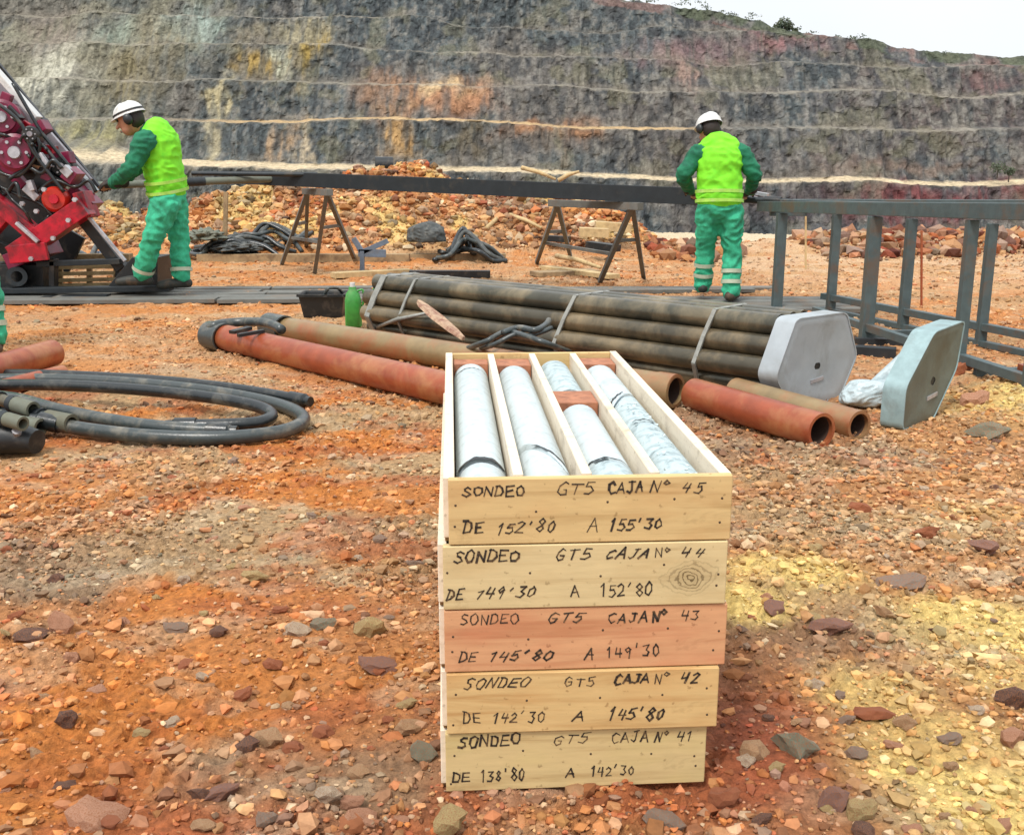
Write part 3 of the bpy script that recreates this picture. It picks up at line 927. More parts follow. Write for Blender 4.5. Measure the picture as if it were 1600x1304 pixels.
# ------------------------------------------------------------------ stack of core boxes
BOX_W, BOX_H, BOX_L, BOX_Y = 0.494, 0.1195, 1.27, 1.690
YAW = math.atan((800 - 703) / 1600.0 / 1.027)             # the stack points a little left of the view

GLYPH = {
    'S': [[(.55, .88), (.3, 1), (.08, .85), (.14, .62), (.42, .44), (.5, .2), (.3, 0), (.02, .12)]],
    'O': [[(.3, 1), (.06, .8), (.02, .4), (.18, .04), (.42, .04), (.58, .4), (.52, .82), (.3, 1)]],
    'N': [[(.04, 0), (.08, 1), (.5, .02), (.56, 1)]],
    'D': [[(.08, .98), (.06, .02), (.4, .08), (.56, .4), (.5, .78), (.3, .96), (.0, .98)]],
    'E': [[(.54, .98), (.08, .95), (.06, .02), (.54, .04)], [(.08, .5), (.44, .52)]],
    'G': [[(.54, .84), (.3, 1), (.08, .76), (.04, .3), (.24, 0), (.52, .1), (.52, .44), (.3, .44)]],
    'T': [[(0, .98), (.6, .95)], [(.3, .96), (.27, 0)]],
    '5': [[(.54, .98), (.14, .95), (.10, .55), (.4, .58), (.54, .3), (.34, 0), (.04, .08)]],
    'C': [[(.56, .82), (.34, 1), (.1, .76), (.05, .3), (.26, .0), (.56, .12)]],
    'A': [[(.0, 0), (.3, 1), (.56, 0)], [(.12, .38), (.46, .38)]],
    'J': [[(.2, .98), (.6, .98)], [(.42, .98), (.4, .2), (.22, 0), (.04, .16)]],
    'º': [[(.2, 1.05), (.02, .85), (.2, .66), (.44, .84), (.2, 1.05)]],
    '1': [[(.14, .78), (.34, 1), (.30, 0)]],
    '2': [[(.06, .8), (.28, 1), (.5, .8), (.4, .5), (.04, .02), (.56, .04)]],
    '3': [[(.06, .92), (.5, .95), (.26, .58), (.52, .36), (.34, .02), (.02, .1)]],
    '4': [[(.14, 1), (.06, .45), (.52, .48)], [(.46, .92), (.40, 0)]],
    '8': [[(.3, .52), (.1, .76), (.3, 1), (.5, .76), (.3, .52), (.06, .24), (.3, 0), (.54, .24), (.3, .52)]],
    '9': [[(.5, .72), (.26, .5), (.08, .74), (.28, 1), (.5, .78), (.44, 0)]],
    '0': [[(.3, .98), (.08, .7), (.1, .2), (.32, .0), (.52, .3), (.5, .76), (.3, .98)]],
    "'": [[(.24, 1.12), (.16, .82)]],
}


def write(mb, text, x0, x1, zb, h, yf, rg, w=0.0021):
    """marker strokes from x0 to x1 (local x), baseline zb, letter height h, on the plane y = yf"""
    n = len(text); adv = (x1 - x0) / n
    slope = rg.uniform(-0.03, 0.03); SL = rg.uniform(0.0, 0.38); h = h * rg.uniform(.86, 1.12)
    for i, ch in enumerate(text):
        if ch == ' ' or ch not in GLYPH: continue
        gw = min(adv * 0.80, h * 0.85) / 0.6
        hh = h * rg.uniform(0.85, 1.12)
        ox = x0 + adv * i + adv * 0.08; oz =  zb + slope * (x0 - ox) + rg.uniform(-.06, .06) * h
        for st in GLYPH[ch]:
            pts = [(ox + (p[0] + SL * p[1] + rg.uniform(-.055, .055)) * gw, oz + (p[1] + rg.uniform(-.06, .06)) * hh) for p in st]
            for (ax, az), (bx, bz) in zip(pts, pts[1:]):
                dx, dz = bx - ax, bz - az; L = math.hypot(dx, dz) or 1e-6
                ex, ez = dx / L * w * .45, dz / L * w * .45
                nx, nz = -dz / L * w * rg.uniform(.30, .70), dx / L * w * rg.uniform(.30, .70)
                vs = [(ax - ex + nx, yf, az - ez + nz), (bx + ex + nx, yf, bz + ez + nz), (bx + ex - nx, yf, bz + ez - nz), (ax - ex - nx, yf, az - ez - nz)]
                mb.add(vs, [(0, 3, 2, 1)])


BOXES = [  # from the bottom to the top: label, px of left/right edge of the front, wood base/dark/streak, writing
    dict(l='bottom box of the wooden core box stack, marked CAJA Nº 41 on its yellowish end', e=(689, 1104), c=((218, 192, 138), (180, 144, 92), (214, 196, 124)),
         t=[('SONDEO', 715, 812), ('GT5', 860, 920), ('CAJA', 952, 1012), ('Nº', 1020, 1045), ('41', 1055, 1082)], b=[('DE', 705, 735), ("138'80", 748, 820), ('A', 882, 900), ("142'30", 920, 992)]),
    dict(l='fourth core box from the top of the stack, marked CAJA Nº 42', e=(691, 1122), c=((222, 188, 130), (190, 140, 82), (206, 138, 72)),
         t=[('SONDEO', 722, 825), ('GT5', 878, 930), ('CAJA', 955, 1012), ('Nº', 1018, 1045), ('42', 1058, 1090)], b=[('DE', 722, 752), ("142'30", 766, 850), ('A', 892, 912), ("145'80", 946, 1036)]),
    dict(l='middle box of the core box stack, of pinkish wood and marked CAJA Nº 43', e=(687, 1136), c=((220, 166, 122), (196, 128, 88), (208, 118, 84)),
         t=[('SONDEO', 718, 810), ('GT5', 850, 910), ('CAJA', 945, 1010), ('Nº', 1016, 1042), ('43', 1060, 1092)], b=[('DE', 715, 745), ("145'80", 758, 862), ('A', 910, 928), ("149'30", 944, 1032)]),
    dict(l='second core box from the top, marked CAJA Nº 44 and with a dark knot', e=(685, 1136), c=((222, 200, 150), (190, 160, 108), (196, 158, 100)),
         t=[('SONDEO', 708, 810), ('GT5', 862, 922), ('CAJA', 940, 1012), ('Nº', 1020, 1048), ('44', 1058, 1100)], b=[('DE', 695, 724), ("149'30", 738, 834), ('A', 888, 908), ("152'80", 934, 1020)]),
    dict(l='topmost open core box of the stack, marked CAJA Nº 45 and full of rock cores', e=(693, 1144), c=((220, 190, 134), (184, 146, 92), (200, 140, 82)),
         t=[('SONDEO', 722, 820), ('GT5', 866, 926), ('CAJA', 946, 1004), ('Nº', 1012, 1046), ('45', 1060, 1100)], b=[('DE', 722, 756), ("152'80", 770, 866), ('A', 914, 936), ("155'30", 948, 1034)]),
]
CH = []           # local x ranges of the four channels of the top box
sideM = wood('box_side_wood', lin(244, 228, 204), lin(228, 204, 172), lin(248, 236, 216), (30, 1.2, 30), 3.1)
baseM = wood('box_base_wood', lin(176, 138, 92), lin(140, 104, 64), None, (1.2, 30, 30), 5.2)
for i, B in enumerate(BOXES):
    zf = i * BOX_H + 0.004
    # scale of the photo at the front of this box
    pl = P(B['e'][0], 0, 1).x
    zc = zf + BOX_H / 2
    dist = BOX_Y * CP - (zc - H) * SP
    xl = (B['e'][0] - 800) / 1600 * dist; xr = (B['e'][1] - 800) / 1600 * dist
    W = xr - xl
    yj = [0.004, -0.003, 0.002, -0.001, 0.0][i]
    root = empty('core_box', ((xl + xr) / 2, BOX_Y + yj, zf), B['l'], 'core box', 'stacked wooden core boxes', YAW + [0.006, -0.004, 0.003, -0.002, 0.0][i])
    bx = lambda c: c

    def lbuild(mb, name, m, par, bevel=0.0, label=None, smooth=False):
        me = mb.mesh(name)
        if bevel:
            bm = bmesh.new(); bm.from_mesh(me)
            bmesh.ops.bevel(bm, geom=list(bm.edges), offset=bevel, segments=1, affect='EDGES', clamp_overlap=True)
            bm.to_mesh(me); bm.free()
        if m: me.materials.append(m)
        o = bpy.data.objects.new(name, me); COL.objects.link(o); o.parent = par
        if smooth:
            for p_ in me.polygons: p_.use_smooth = True
        if label: o['label'] = label
        return o
    bt = 0.009; ht = BOX_H - 0.0012; st_ = 0.016 if i < 4 else 0.020; ft = 0.016
    c0, c1, c2 = [lin(*q) for q in B['c']]
    woodM = wood('box_end_wood', c0, c1, c2, (1.4, 26, 26), 2.3 * i + 1, (.188, 0, .052) if i == 3 else None)
    # base board, side boards, end boards
    lbuild(MB().box((0, BOX_L / 2 + .003, bt / 2), (W - 0.004, BOX_L - 0.012, bt)), 'base_board', baseM, root, 0.0015)
    top = ht - bt - 0.0006
    for s in (-1, 1):
        lbuild(MB().box((s * (W / 2 - st_ / 2), BOX_L / 2, bt + top / 2 + 0.0006), (st_, BOX_L, top)), 'side_board', sideM, root, 0.0015)
    inset = 0.0 if s else 0
    fb = MB().box((0.004, -0.002 + ft / 2, BOX_H / 2 - .0002), (W - 0.010, ft, BOX_H - 0.0022))
    # front board covers the ends of the side boards except a sliver at the left
    for v in fb.v: v.y -= 0.012
    front = lbuild(fb, 'end_board', woodM, root, 0.0018)
    lbuild(MB().box((0, BOX_L - ft / 2 - 0.002, bt + top / 2 + 0.0006), (W - 2 * st_ - 0.001, ft, top - 0.002)), 'end_board', woodM, root, 0.0015)
    dw = 0.018
    inner = W - 2 * st_
    cw = (inner - 3 * dw) / 4
    for k in range(3):
        xd = -inner / 2 + (k + 1) * cw + (k + 0.5) * dw
        lbuild(MB().box((xd, BOX_L / 2 + 0.002, bt + top / 2), (dw, BOX_L - 2 * ft - 0.006, top - 0.003)), 'divider', sideM, root, 0.0015)
    if i == 4:
        CH = [(-inner / 2 + k * (cw + dw), -inner / 2 + k * (cw + dw) + cw) for k in range(4)]
        TOP = root; TOPZ = bt; TOPH = top
    # writing
    rg = random.Random(40 + i)
    yf = -0.002 - 0.012 + 0.0012 - 0.0020
    for lst, zbv, hh in ((B['t'], BOX_H - 0.0295, 0.019), (B['b'], 0.021, 0.021)):
        for (txt, a, b_) in lst:
            d_ = dist
            x0 = (a - 800) / 1600 * d_ - root.location.x; x1 = (b_ - 800) / 1600 * d_ - root.location.x
            ink = MB()
            write(ink, txt, x0, x1, zbv + rg.uniform(-.002, .002), hh, yf, rg, rg.uniform(0.0020, 0.0036))
            lbuild(ink, 'handwriting', M['ink'], root)
    # nail heads
    if i == 0:
        nm_ = MB().sphere((0, 0, 0), (0.0026, 0.0012, 0.0026), 8, 5).mesh('nail'); nm_.materials.append(M['nail'])
    for fx in (-0.475, -0.20, 0.07, 0.30, 0.48):
        for fz in (0.24, 0.57):
            if abs(fx) < 0.4 and fz < 0.5: continue
            o = bpy.data.objects.new('nail', nm_); COL.objects.link(o); o.parent = root
            o.location = (fx * (W - 0.02) + rg.uniform(-.006, .006), yf + 0.0012, BOX_H * fz + rg.uniform(-.012, .012))

# the rock cores lying in the top box
coreM = worn('pale_rock_core', lin(214, 228, 232), lin(184, 198, 200), 0.35, 34, 0.5, 0.0, 0.3, 220, 0.0008, 0.05)
coreM2 = worn('broken_rock_core', lin(200, 218, 222), lin(144, 162, 164), 0.45, 40, 0.65, 0.0, 0.5, 140, 0.0015, 0.09)
blockM = worn('reddish_wood_block', lin(190, 126, 92), lin(140, 90, 66), 0.4, 20, 0.8)
Rz = Matrix.Rotation(YAW, 3, 'Z')


def tw(x, y, z):
    return TOP.location + Rz @ Vector((x, y, z))


def core(ch, y0, y1, label, rad=None, seed=0, m=coreM, tilt0=0.0, tilt1=0.0, dz=0.0, tx0=0.0, tx1=0.0):
    a, b = CH[ch]; R = rad or (b - a) / 2 - 0.003; cx = (a + b) / 2
    rg = random.Random(seed); n = 28
    base = tw(cx, y0, TOPZ)
    o_root = None
    zc = TOPZ + R + 0.001 + dz
    vs = []; fs = []
    rings = [(0.0, 0.94), (0.004, 1.0)] + [(f, 1.0) for f in (0.3, 0.6)] + [(1.0, 1.0), (1.0, 0.94)]
    L = y1 - y0
    for ri, (f, s) in enumerate(rings):
        for k in range(n):
            an = 2 * math.pi * k / n
            edge = 0.010 * math.sin(an * 2 + seed) + 0.007 * math.sin(an * 3 + seed * 2)
            if ri < 2: yy = y0 + (0.004 if ri else 0) + tilt0 * math.sin(an) * R + tx0 * math.cos(an) * R + edge * (.6 if tilt0 else .2)
            elif ri > 3: yy = y1 - (0.004 if ri == 4 else 0) + tilt1 * math.sin(an) * R + tx1 * math.cos(an) * R + edge * (.6 if tilt1 else .2)
            else: yy = y0 + L * f
            vs.append(tw(cx + math.cos(an) * R * s, yy, zc + math.sin(an) * R * s))
    m_ = len(rings)
    for i in range(m_ - 1):
        for k in range(n):
            fs.append((i * n + k, i * n + (k + 1) % n, (i + 1) * n + (k + 1) % n, (i + 1) * n + k))
    fs.append(tuple(reversed(range(n)))); fs.append(tuple(range((m_ - 1) * n, m_ * n)))
    o = MB().add(vs, fs).build('rock_core', m, None, smooth=40, off=base)
    return tag(o, label, 'rock core', 'rock cores in the top box')


e0, e1 = 0.022, BOX_L - 0.022
core(0, e0, 0.128, 'short pale core piece at the near end of the leftmost channel', seed=1, tilt1=0.3)
core(0, 0.158, 1.10, 'longest pale rock core, in the leftmost channel of the open box', seed=2, tilt0=0.3, tilt1=-.2)
core(0, 1.112, 1.16, 'short core piece at the far end of the leftmost channel', seed=3, tilt0=-.2)
core(1, e0, 0.185, 'near core piece of the second channel with a slanted dark break', seed=4, tilt1=.2, tx1=-1.9)
core(1, 0.222, 1.12, 'long pale rock core in the second channel from the left', seed=4, tilt0=.2, tx0=-1.9)
core(2, e0, 0.125, 'chipped core piece at the near end of the third channel', seed=6, m=coreM2, tilt1=.4, tx1=-.4)
core(2, 0.143, 0.62, 'pale core in the third channel in front of the wooden spacer block', seed=6, tilt0=.4, tx0=-.4)
core(2, 0.80, 1.2, 'greenish core in the third channel behind the wooden spacer block', seed=8, m=coreM2)
core(3, e0, 0.20, 'crumbling core piece at the near end of the rightmost channel', seed=9, m=coreM2, tilt1=.6, tx1=.5)
core(3, 0.212, 0.425, 'short core piece between two breaks near the front of the rightmost channel', seed=9, m=coreM2, tilt0=.6, tx0=.5, tilt1=.3)
core(3, 0.448, 0.70, 'core piece in the middle of the rightmost channel', seed=11, m=coreM2, tilt0=.3, tilt1=-.3, tx1=1.5)
core(3, 0.724, 0.90, 'core piece past the middle of the rightmost channel', seed=11, m=coreM, tilt0=-.3, tx0=1.5, tilt1=.4)
core(3, 0.908, 1.12, 'farthest core piece of the rightmost channel', seed=13, m=coreM, tilt0=.4)
def gap_shade(ch, y0, tx, a0, a1, w, rad=None):  # dark arc painted on a core for the shade in a break gap
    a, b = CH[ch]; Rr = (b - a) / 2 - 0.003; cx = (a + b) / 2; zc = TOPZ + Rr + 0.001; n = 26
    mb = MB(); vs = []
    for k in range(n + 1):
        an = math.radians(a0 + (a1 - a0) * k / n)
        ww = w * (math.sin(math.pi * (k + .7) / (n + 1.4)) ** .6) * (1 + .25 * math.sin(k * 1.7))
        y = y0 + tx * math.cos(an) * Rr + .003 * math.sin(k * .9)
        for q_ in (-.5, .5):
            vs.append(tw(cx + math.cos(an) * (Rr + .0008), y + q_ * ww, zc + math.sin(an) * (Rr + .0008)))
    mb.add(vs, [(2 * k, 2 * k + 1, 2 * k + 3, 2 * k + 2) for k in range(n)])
    o = mb.build('gap_shade_strip', M['black'], CORES[(ch, round(y0, 2))] if (ch, round(y0, 2)) in CORES else None)
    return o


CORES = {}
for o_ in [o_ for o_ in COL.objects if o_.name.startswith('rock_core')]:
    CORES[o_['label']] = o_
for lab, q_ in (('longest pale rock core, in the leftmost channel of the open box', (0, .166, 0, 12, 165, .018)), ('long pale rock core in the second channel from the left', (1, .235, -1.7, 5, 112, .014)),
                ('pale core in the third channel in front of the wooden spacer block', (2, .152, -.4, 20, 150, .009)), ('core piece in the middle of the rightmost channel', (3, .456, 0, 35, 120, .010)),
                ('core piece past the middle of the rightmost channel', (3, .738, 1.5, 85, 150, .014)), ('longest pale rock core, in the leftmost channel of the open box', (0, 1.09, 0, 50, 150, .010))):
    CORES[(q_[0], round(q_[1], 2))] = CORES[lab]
    gap_shade(*q_)
for ch, y0, y1, lab in ((0, 1.165, 1.245, 'reddish wooden end block in the leftmost channel'), (1, 1.135, 1.245, 'reddish wooden end block in the second channel'),
                        (3, 1.14, 1.245, 'reddish wooden end block in the rightmost channel'), (2, 0.645, 0.78, 'reddish brown wooden spacer block halfway along the third channel')):
    a, b = CH[ch]
    mb = MB(); mb.box(((a + b) / 2, (y0 + y1) / 2, TOPZ + (TOPH - 0.016) / 2 + 0.001), ((b - a) - 0.004, y1 - y0, TOPH - 0.016))
    mb.v = [tw(*v) for v in mb.v]
    tag(mb.build('spacer_block', blockM, None, bevel=0.002, off=tw((a + b) / 2, y0, TOPZ)), lab, 'wooden block', 'wooden blocks in the top box')
# crumbs of core around the breaks
rg = np.random.RandomState(5)
n_ = 60
chs = rg.choice([3, 3], n_)
lx = np.array([rg.uniform(CH[c][0] + .008, CH[c][1] - .008) for c in chs]); ly = rg.uniform(0.03, 0.62, n_)
pw = np.array([tw(lx[i], ly[i], 0)[:] for i in range(n_)])
cc = np.tile(np.array(lin(196, 208, 208)), (n_, 1)) * rg.uniform(.8, 1.05, (n_, 1))
ed = np.abs(lx - np.array([(CH[c][0] + CH[c][1]) / 2 for c in chs])) / 0.05
scatter('core_chips', pw[:, 0], pw[:, 1], rg.uniform(.002, .005, n_), 0.7, cols=cc, seed=6, zs=np.full(n_, TOP.location.z + TOPZ) + 0.098 * np.sqrt(np.clip(1 - ed ** 2, 0.2, 1)) + 0.004)


# ------------------------------------------------------------------ bundle of drill pipes and its end caps
AX = Vector((2.23, -2.09, 0)).normalized()
NX = Vector((-AX.y, AX.x, 0))                              # away from the camera
UP = Vector((0, 0, 1))
R0 = 0.0560
B_R = Vector((1.23, 4.94, 0)); BL = 3.08
bundle = empty('pipe_bundle', B_R - AX * BL / 2 + NX * 0.25, 'bundle of dusty grey drill pipes strapped together between boxes and rack', 'pipe bundle')


def bp(s, n, z):
    """point at s metres back from the right end, n across (0 = axis of the front pipe), z up"""
    return B_R - AX * s + NX * n + UP * z


rg = random.Random(8)
Z5 = 0.185
rowdef = [(-1, 4, 0.0575), (0, 5, 0.0), (1, 4, 0.0575), (2, 3, 0.115)]
for rz_, cnt, off in rowdef:
    for k in range(cnt):
        n_ = off + k * 0.115; z_ = Z5 + rz_ * 0.100
        s1 = BL + rg.uniform(-.03, .04)
        mb = MB(); mb.pipe(bp(s1, n_, z_), bp(-0.02, n_, z_), R0, R0 - 0.008, 20)
        mb.build('drill_pipe', rg.choice([M['drill_pipe'], M['drill_pipe'], M['drill_pipe2']]), bundle, smooth=40)


def strap_outline(grow):
    pts = []
    hull = [(0.0, Z5), (0.0575, Z5 - .1), (0.0575 + .345, Z5 - .1), (0.46, Z5), (0.0575 + .345, Z5 + .1), (0.115 + .23, Z5 + .2), (0.115, Z5 + .2), (0.0575, Z5 + .1)]
    cx = sum(p[0] for p in hull) / 8; cz = sum(p[1] for p in hull) / 8
    for (a, b) in hull:
        d = math.hypot(a - cx, b - cz); g = (d + grow) / d
        pts.append((cx + (a - cx) * g, max(0.012, cz + (b - cz) * g)))
    return pts


def strap(s, w, t, lean, m, label=None):
    o_ = [(a, b) for a, b in strap_outline(R0 + 0.006)]
    mb = MB(); n = len(o_)
    for i in range(n):
        (a, b), (c, d) = o_[i], o_[(i + 1) % n]
        f = lambda a, b: bp(s + lean * (b - Z5), a, b)
        p, q = f(a, b), f(c, d)
        mid = bp(s, 0.23, Z5)
        up = ((p + q) / 2 - mid).normalized()
        mb.bar(p, q, w, t, up)
    mb.build('strap', m, bundle, label=label)


strap(BL - 0.10, 0.050, 0.010, -0.1, M['wire'], 'wide pale strap near the far end')
strap(BL - 0.42, 0.020, 0.010, -0.1, M['wire'])
strap(1.30, 0.024, 0.010, -0.15, M['wire'])
strap(0.36, 0.022, 0.012, -0.1, M['wire'])


def end_cap(name, O, ax, nx, up, m, m2, label, group, width=0.70, height=0.48, thick=0.13, plate=True, face_m=None, poly=None):
    """hexagonal steel cap: rim strip, face plate, centre hole and bolts; O = centre of its back edge plane"""
    cap = empty(name, (O.x, O.y, max(0, O.z - height / 2)), label, 'pipe end cap', group)
    w2, h2 = width / 2, height / 2; tw_ = width * 0.27
    poly = [(a_ * w2, b_ * h2) for a_, b_ in poly] if poly else [(-w2 * 1.0, -h2 * 0.22), (-w2 * 0.62, -h2), (w2 * 0.62, -h2), (w2, -h2 * 0.05), (w2 * 0.66, h2 * 0.94), (w2 * 0.56, h2), (-w2 * 0.52, h2), (-w2 * 0.62, h2 * 0.94)]
    # round the outline a little
    rp = []
    N = len(poly)
    for i in range(N):
        p0 = Vector(poly[i - 1]); p1 = Vector(poly[i]); p2 = Vector(poly[(i + 1) % N])
        r = min(0.035, (p1 - p0).length * .4, (p2 - p1).length * .4)
        a = p1 + (p0 - p1).normalized() * r; b = p1 + (p2 - p1).normalized() * r
        for f in (0, .33, .67, 1):
            rp.append(a.lerp(p1, f).lerp(p1.lerp(b, f), f))
    W3 = lambda q, d, s=1.0: O + nx * (q[0] * s) + up * (q[1] * s) + ax * d
    n = len(rp)
    # rim: a hollow band
    mb = MB(); vs = []; fs = []
    for d, s in ((0, 1), (thick, 1), (thick, 0.975), (0, 0.975)):
        vs += [W3(q, d, s) for q in rp]
    for i in range(4):
        j = (i + 1) % 4
        for k in range(n):
            fs.append((i * n + k, i * n + (k + 1) % n, j * n + (k + 1) % n, j * n + k))
    mb.add(vs, fs); mb.build('rim', m, cap, smooth=35)
    # face plate set just inside the rim, its middle slightly dished
    mb = MB(); vs = [W3(q, thick - 0.004, 0.973) for q in rp] + [W3(q, thick - 0.001, 0.85) for q in rp] + [W3(q, thick - 0.004, 0.80) for q in rp]
    hole = [Vector((0.03 * math.cos(2 * math.pi * k / n), 0.024 * math.sin(2 * math.pi * k / n))) for k in range(n)]
    order = sorted(range(n), key=lambda i: math.atan2(rp[i][1], rp[i][0]))
    vs2 = []
    for q in rp:
        a = math.atan2(q[1], q[0]); vs2.append(W3((0.0 + 0.024 * math.cos(a), -0.03 + 0.020 * math.sin(a)), thick - 0.006))
    vs += vs2; fs = []
    for i in range(3):
        for k in range(n):
            fs.append((i * n + k, i * n + (k + 1) % n, (i + 1) * n + (k + 1) % n, (i + 1) * n + k))
    back = [W3(q, thick - 0.016, 0.973) for q in rp]
    b0 = len(vs); vs += back; fs.append(tuple(range(b0, b0 + n)))
    mb.add(vs, fs); mb.build('face_plate', face_m or m2, cap, smooth=35)
    mb = MB(); c_ = W3((0, -0.03), thick - 0.010); mb.tube([c_ - ax * .004, c_ + ax * 0.002], 0.026, 14)
    mb.build('hole', M['black'], cap)
    mb = MB(); a_ = W3((-0.05, -0.105), thick - 0.003); b_ = W3((0.05, -0.095), thick - 0.003); mb.bar(a_, b_, 0.018, 0.004, ax)
    mb.build('weld_mark', M['chrome'], cap)
    return cap


cO = bp(0.0, 0.235, 0.245) + Vector((.055, -.03, -.03))
axC = Vector((math.sin(math.radians(38)), -math.cos(math.radians(38)), 0)); nxC = Vector((-axC.y, axC.x, 0))
end_cap('end_cap', cO, axC, nxC, UP, M['galv'], M['galv'], 'pale grey hexagonal steel cap fitted on the right end of the pipe bundle', 'hexagonal pipe end caps', 0.66, 0.445, 0.115)
# loose cap standing on the ground to the right
aL = math.radians(22)
axL = Vector((math.sin(math.radians(44)), -math.cos(math.radians(44)), 0)); nxL = Vector((-axL.y, axL.x, 0))
cc_ = P(1425, 587, 4.62)
cc_.z = 0.228
end_cap('end_cap', cc_, axL, nxL, UP, M['galv_blue'], M['galv_old'], 'loose hexagonal cap with an olive grey face standing right of the bundle', 'hexagonal pipe end caps', 0.56, 0.44, 0.105,
        poly=[(-1, -.98), (-1, -.10), (-.15, .90), (1, 1), (.86, .0), (.10, -1)])


# ------------------------------------------------------------------ single casing pipes on the ground
def casing(pa, pb, r, m, label, group='large rusty casing pipes on the ground', wall=0.014, collar=False, bow=0.0):
    mid = (pa + pb) / 2
    e = empty('casing_pipe', (mid.x, mid.y, 0), label, 'pipe', group)
    d = (pb - pa).normalized()
    mb = MB(); mb.pipe(pa, pb, r, r - wall, 32, 6); mb.build('tube', m, e, smooth=40)
    mb = MB(); mb.pipe(pa + d * 0.03, pb - d * 0.02, r - wall - .0005, r - wall - .003, 24, 1); mb.build('bore', M['pipe_inside'], e, smooth=40)
    if collar:
        mb = MB(); mb.pipe(pb - d * 0.10, pb - d * 0.002, r + 0.004, r - 0.002, 32); mb.build('collar', m, e, smooth=40)
    return e


casing(G(334, 523, .085), G(690, 605, .085) + Vector((.25, -.262, 0)), 0.083, M['rust_red'], 'red rusty casing pipe nearest the camera running behind the core boxes')
casing(G(436, 512, .085), G(1056, 611, .088), 0.080, M['rust_brown'], 'long brown and olive casing pipe ending in an open mouth right of the boxes', collar=True)
e_ = G(1284, 673, .078)
casing(Vector((.875, 4.83, .080)), e_, 0.075, M['rust_red'], 'shiny red casing pipe with its open end right of the boxes', collar=False)
e_ = G(1343, 665, .07)
casing(Vector((1.10, 4.93, .072)), e_, 0.066, M['rust_brown'], 'thinner brownish pipe end behind the red pipe by the end caps')
casing(Vector((-.93, 6.74, .06)), Vector((.57, 5.40, .06)), 0.05, M['rust_red'], 'thin rusty pipe lying between the brown pipe and the strapped bundle', wall=0.008)
casing(G(-90, 600, .085), G(82, 551, .085), 0.078, M['rust_red'], 'reddish pipe stub lying behind the hose coil at the left edge')
casing(G(-20, 612, .05), G(98, 583, .05), 0.045, M['rust_red'], 'small pinkish pipe below the red pipe stub at the left edge', wall=.008)

# clamp yoke and chain at the left ends of the two near pipes
yk = empty('lifting_yoke', G(350, 515, 0), 'grey green curved hose looped over the left ends of the two casing pipes', 'hose')
pts = [G(322, 528, .03), G(322, 519, .10), G(334, 509, .16), G(352, 505, .165), G(380, 503, .17), G(405, 503, .18), G(425, 507, .18), G(440, 515, .17)]


def smooth_pts(pts, n=6, closed=False):
    out = []; m = len(pts)
    for i in range(m if closed else m - 1):
        p0 = pts[(i - 1) % m] if closed or i > 0 else pts[0]
        p1 = pts[i]; p2 = pts[(i + 1) % m]
        p3 = pts[(i + 2) % m] if closed or i + 2 < m else pts[-1]
        for k in range(n):
            t = k / n
            out.append(0.5 * ((2 * p1) + (p2 - p0) * t + (2 * p0 - 5 * p1 + 4 * p2 - p3) * t * t + (3 * p1 - p0 - 3 * p2 + p3) * t ** 3))
    if not closed: out.append(pts[-1])
    return out


MB().tube(smooth_pts(pts), 0.030, 12).build('hose_body', M['rubber_grey'], yk, smooth=True)
mb = MB(); mb.pipe(G(332, 524, .085) - Vector((.02, -.02, 0)), G(352, 528, .085), 0.094, 0.084, 24); mb.build('clamp', M['rubber_grey'], yk, smooth=40)
mb = MB(); mb.pipe(G(420, 509, .09), G(446, 514, .09), 0.092, 0.082, 24); mb.build('clamp', M['rubber_grey'], yk, smooth=40)
mb = MB(); mb.bar(G(362, 519, .17), G(390, 512, .18), 0.05, 0.02); mb.bar(G(372, 524, .17), G(412, 517, .18), 0.03, 0.02); mb.build('buckle', M['black'], yk)


# ------------------------------------------------------------------ hoses on the left
def ring_pts(cx, cy, rx, ry, a0, a1, rot=0.0, z=0.03, n=44, wob=0.02, seed=0, zlift=0.0):
    rg = random.Random(seed); ph = [rg.uniform(0, 6.28) for _ in range(4)]
    out = []
    for i in range(n + 1):
        a = a0 + (a1 - a0) * i / n
        k = 1 + wob * math.sin(2 * a + ph[0]) + wob * .6 * math.sin(3 * a + ph[1])
        x = rx * k * math.cos(a); y = ry * k * math.sin(a)
        X = cx + x * math.cos(rot) - y * math.sin(rot); Y = cy + x * math.sin(rot) + y * math.cos(rot)
        out.append(Vector((X, Y, float(hz(X, Y)) + z + zlift * (0.5 + 0.5 * math.sin(a * 1.5 + ph[2])))))
    return out


def hose(name, pts, r, m, label, group, ends=True, cat='hose'):
    c = sum(pts, Vector()) / len(pts)
    e = empty(name, (c.x, c.y, 0), label, cat, group)
    MB().tube(pts, r, 12).build('hose_body', m, e, smooth=True)
    if ends:
        for a, b in ((pts[0], pts[1]), (pts[-1], pts[-2])):
            d = (a - b).normalized()
            MB().tube([a - d * .10, a - d * .01, a, a + d * .03], [r * 1.25, r * 1.25, r * .9, r * .9], 12).build('end_fitting', M['rubber'], e, smooth=40)
    return e


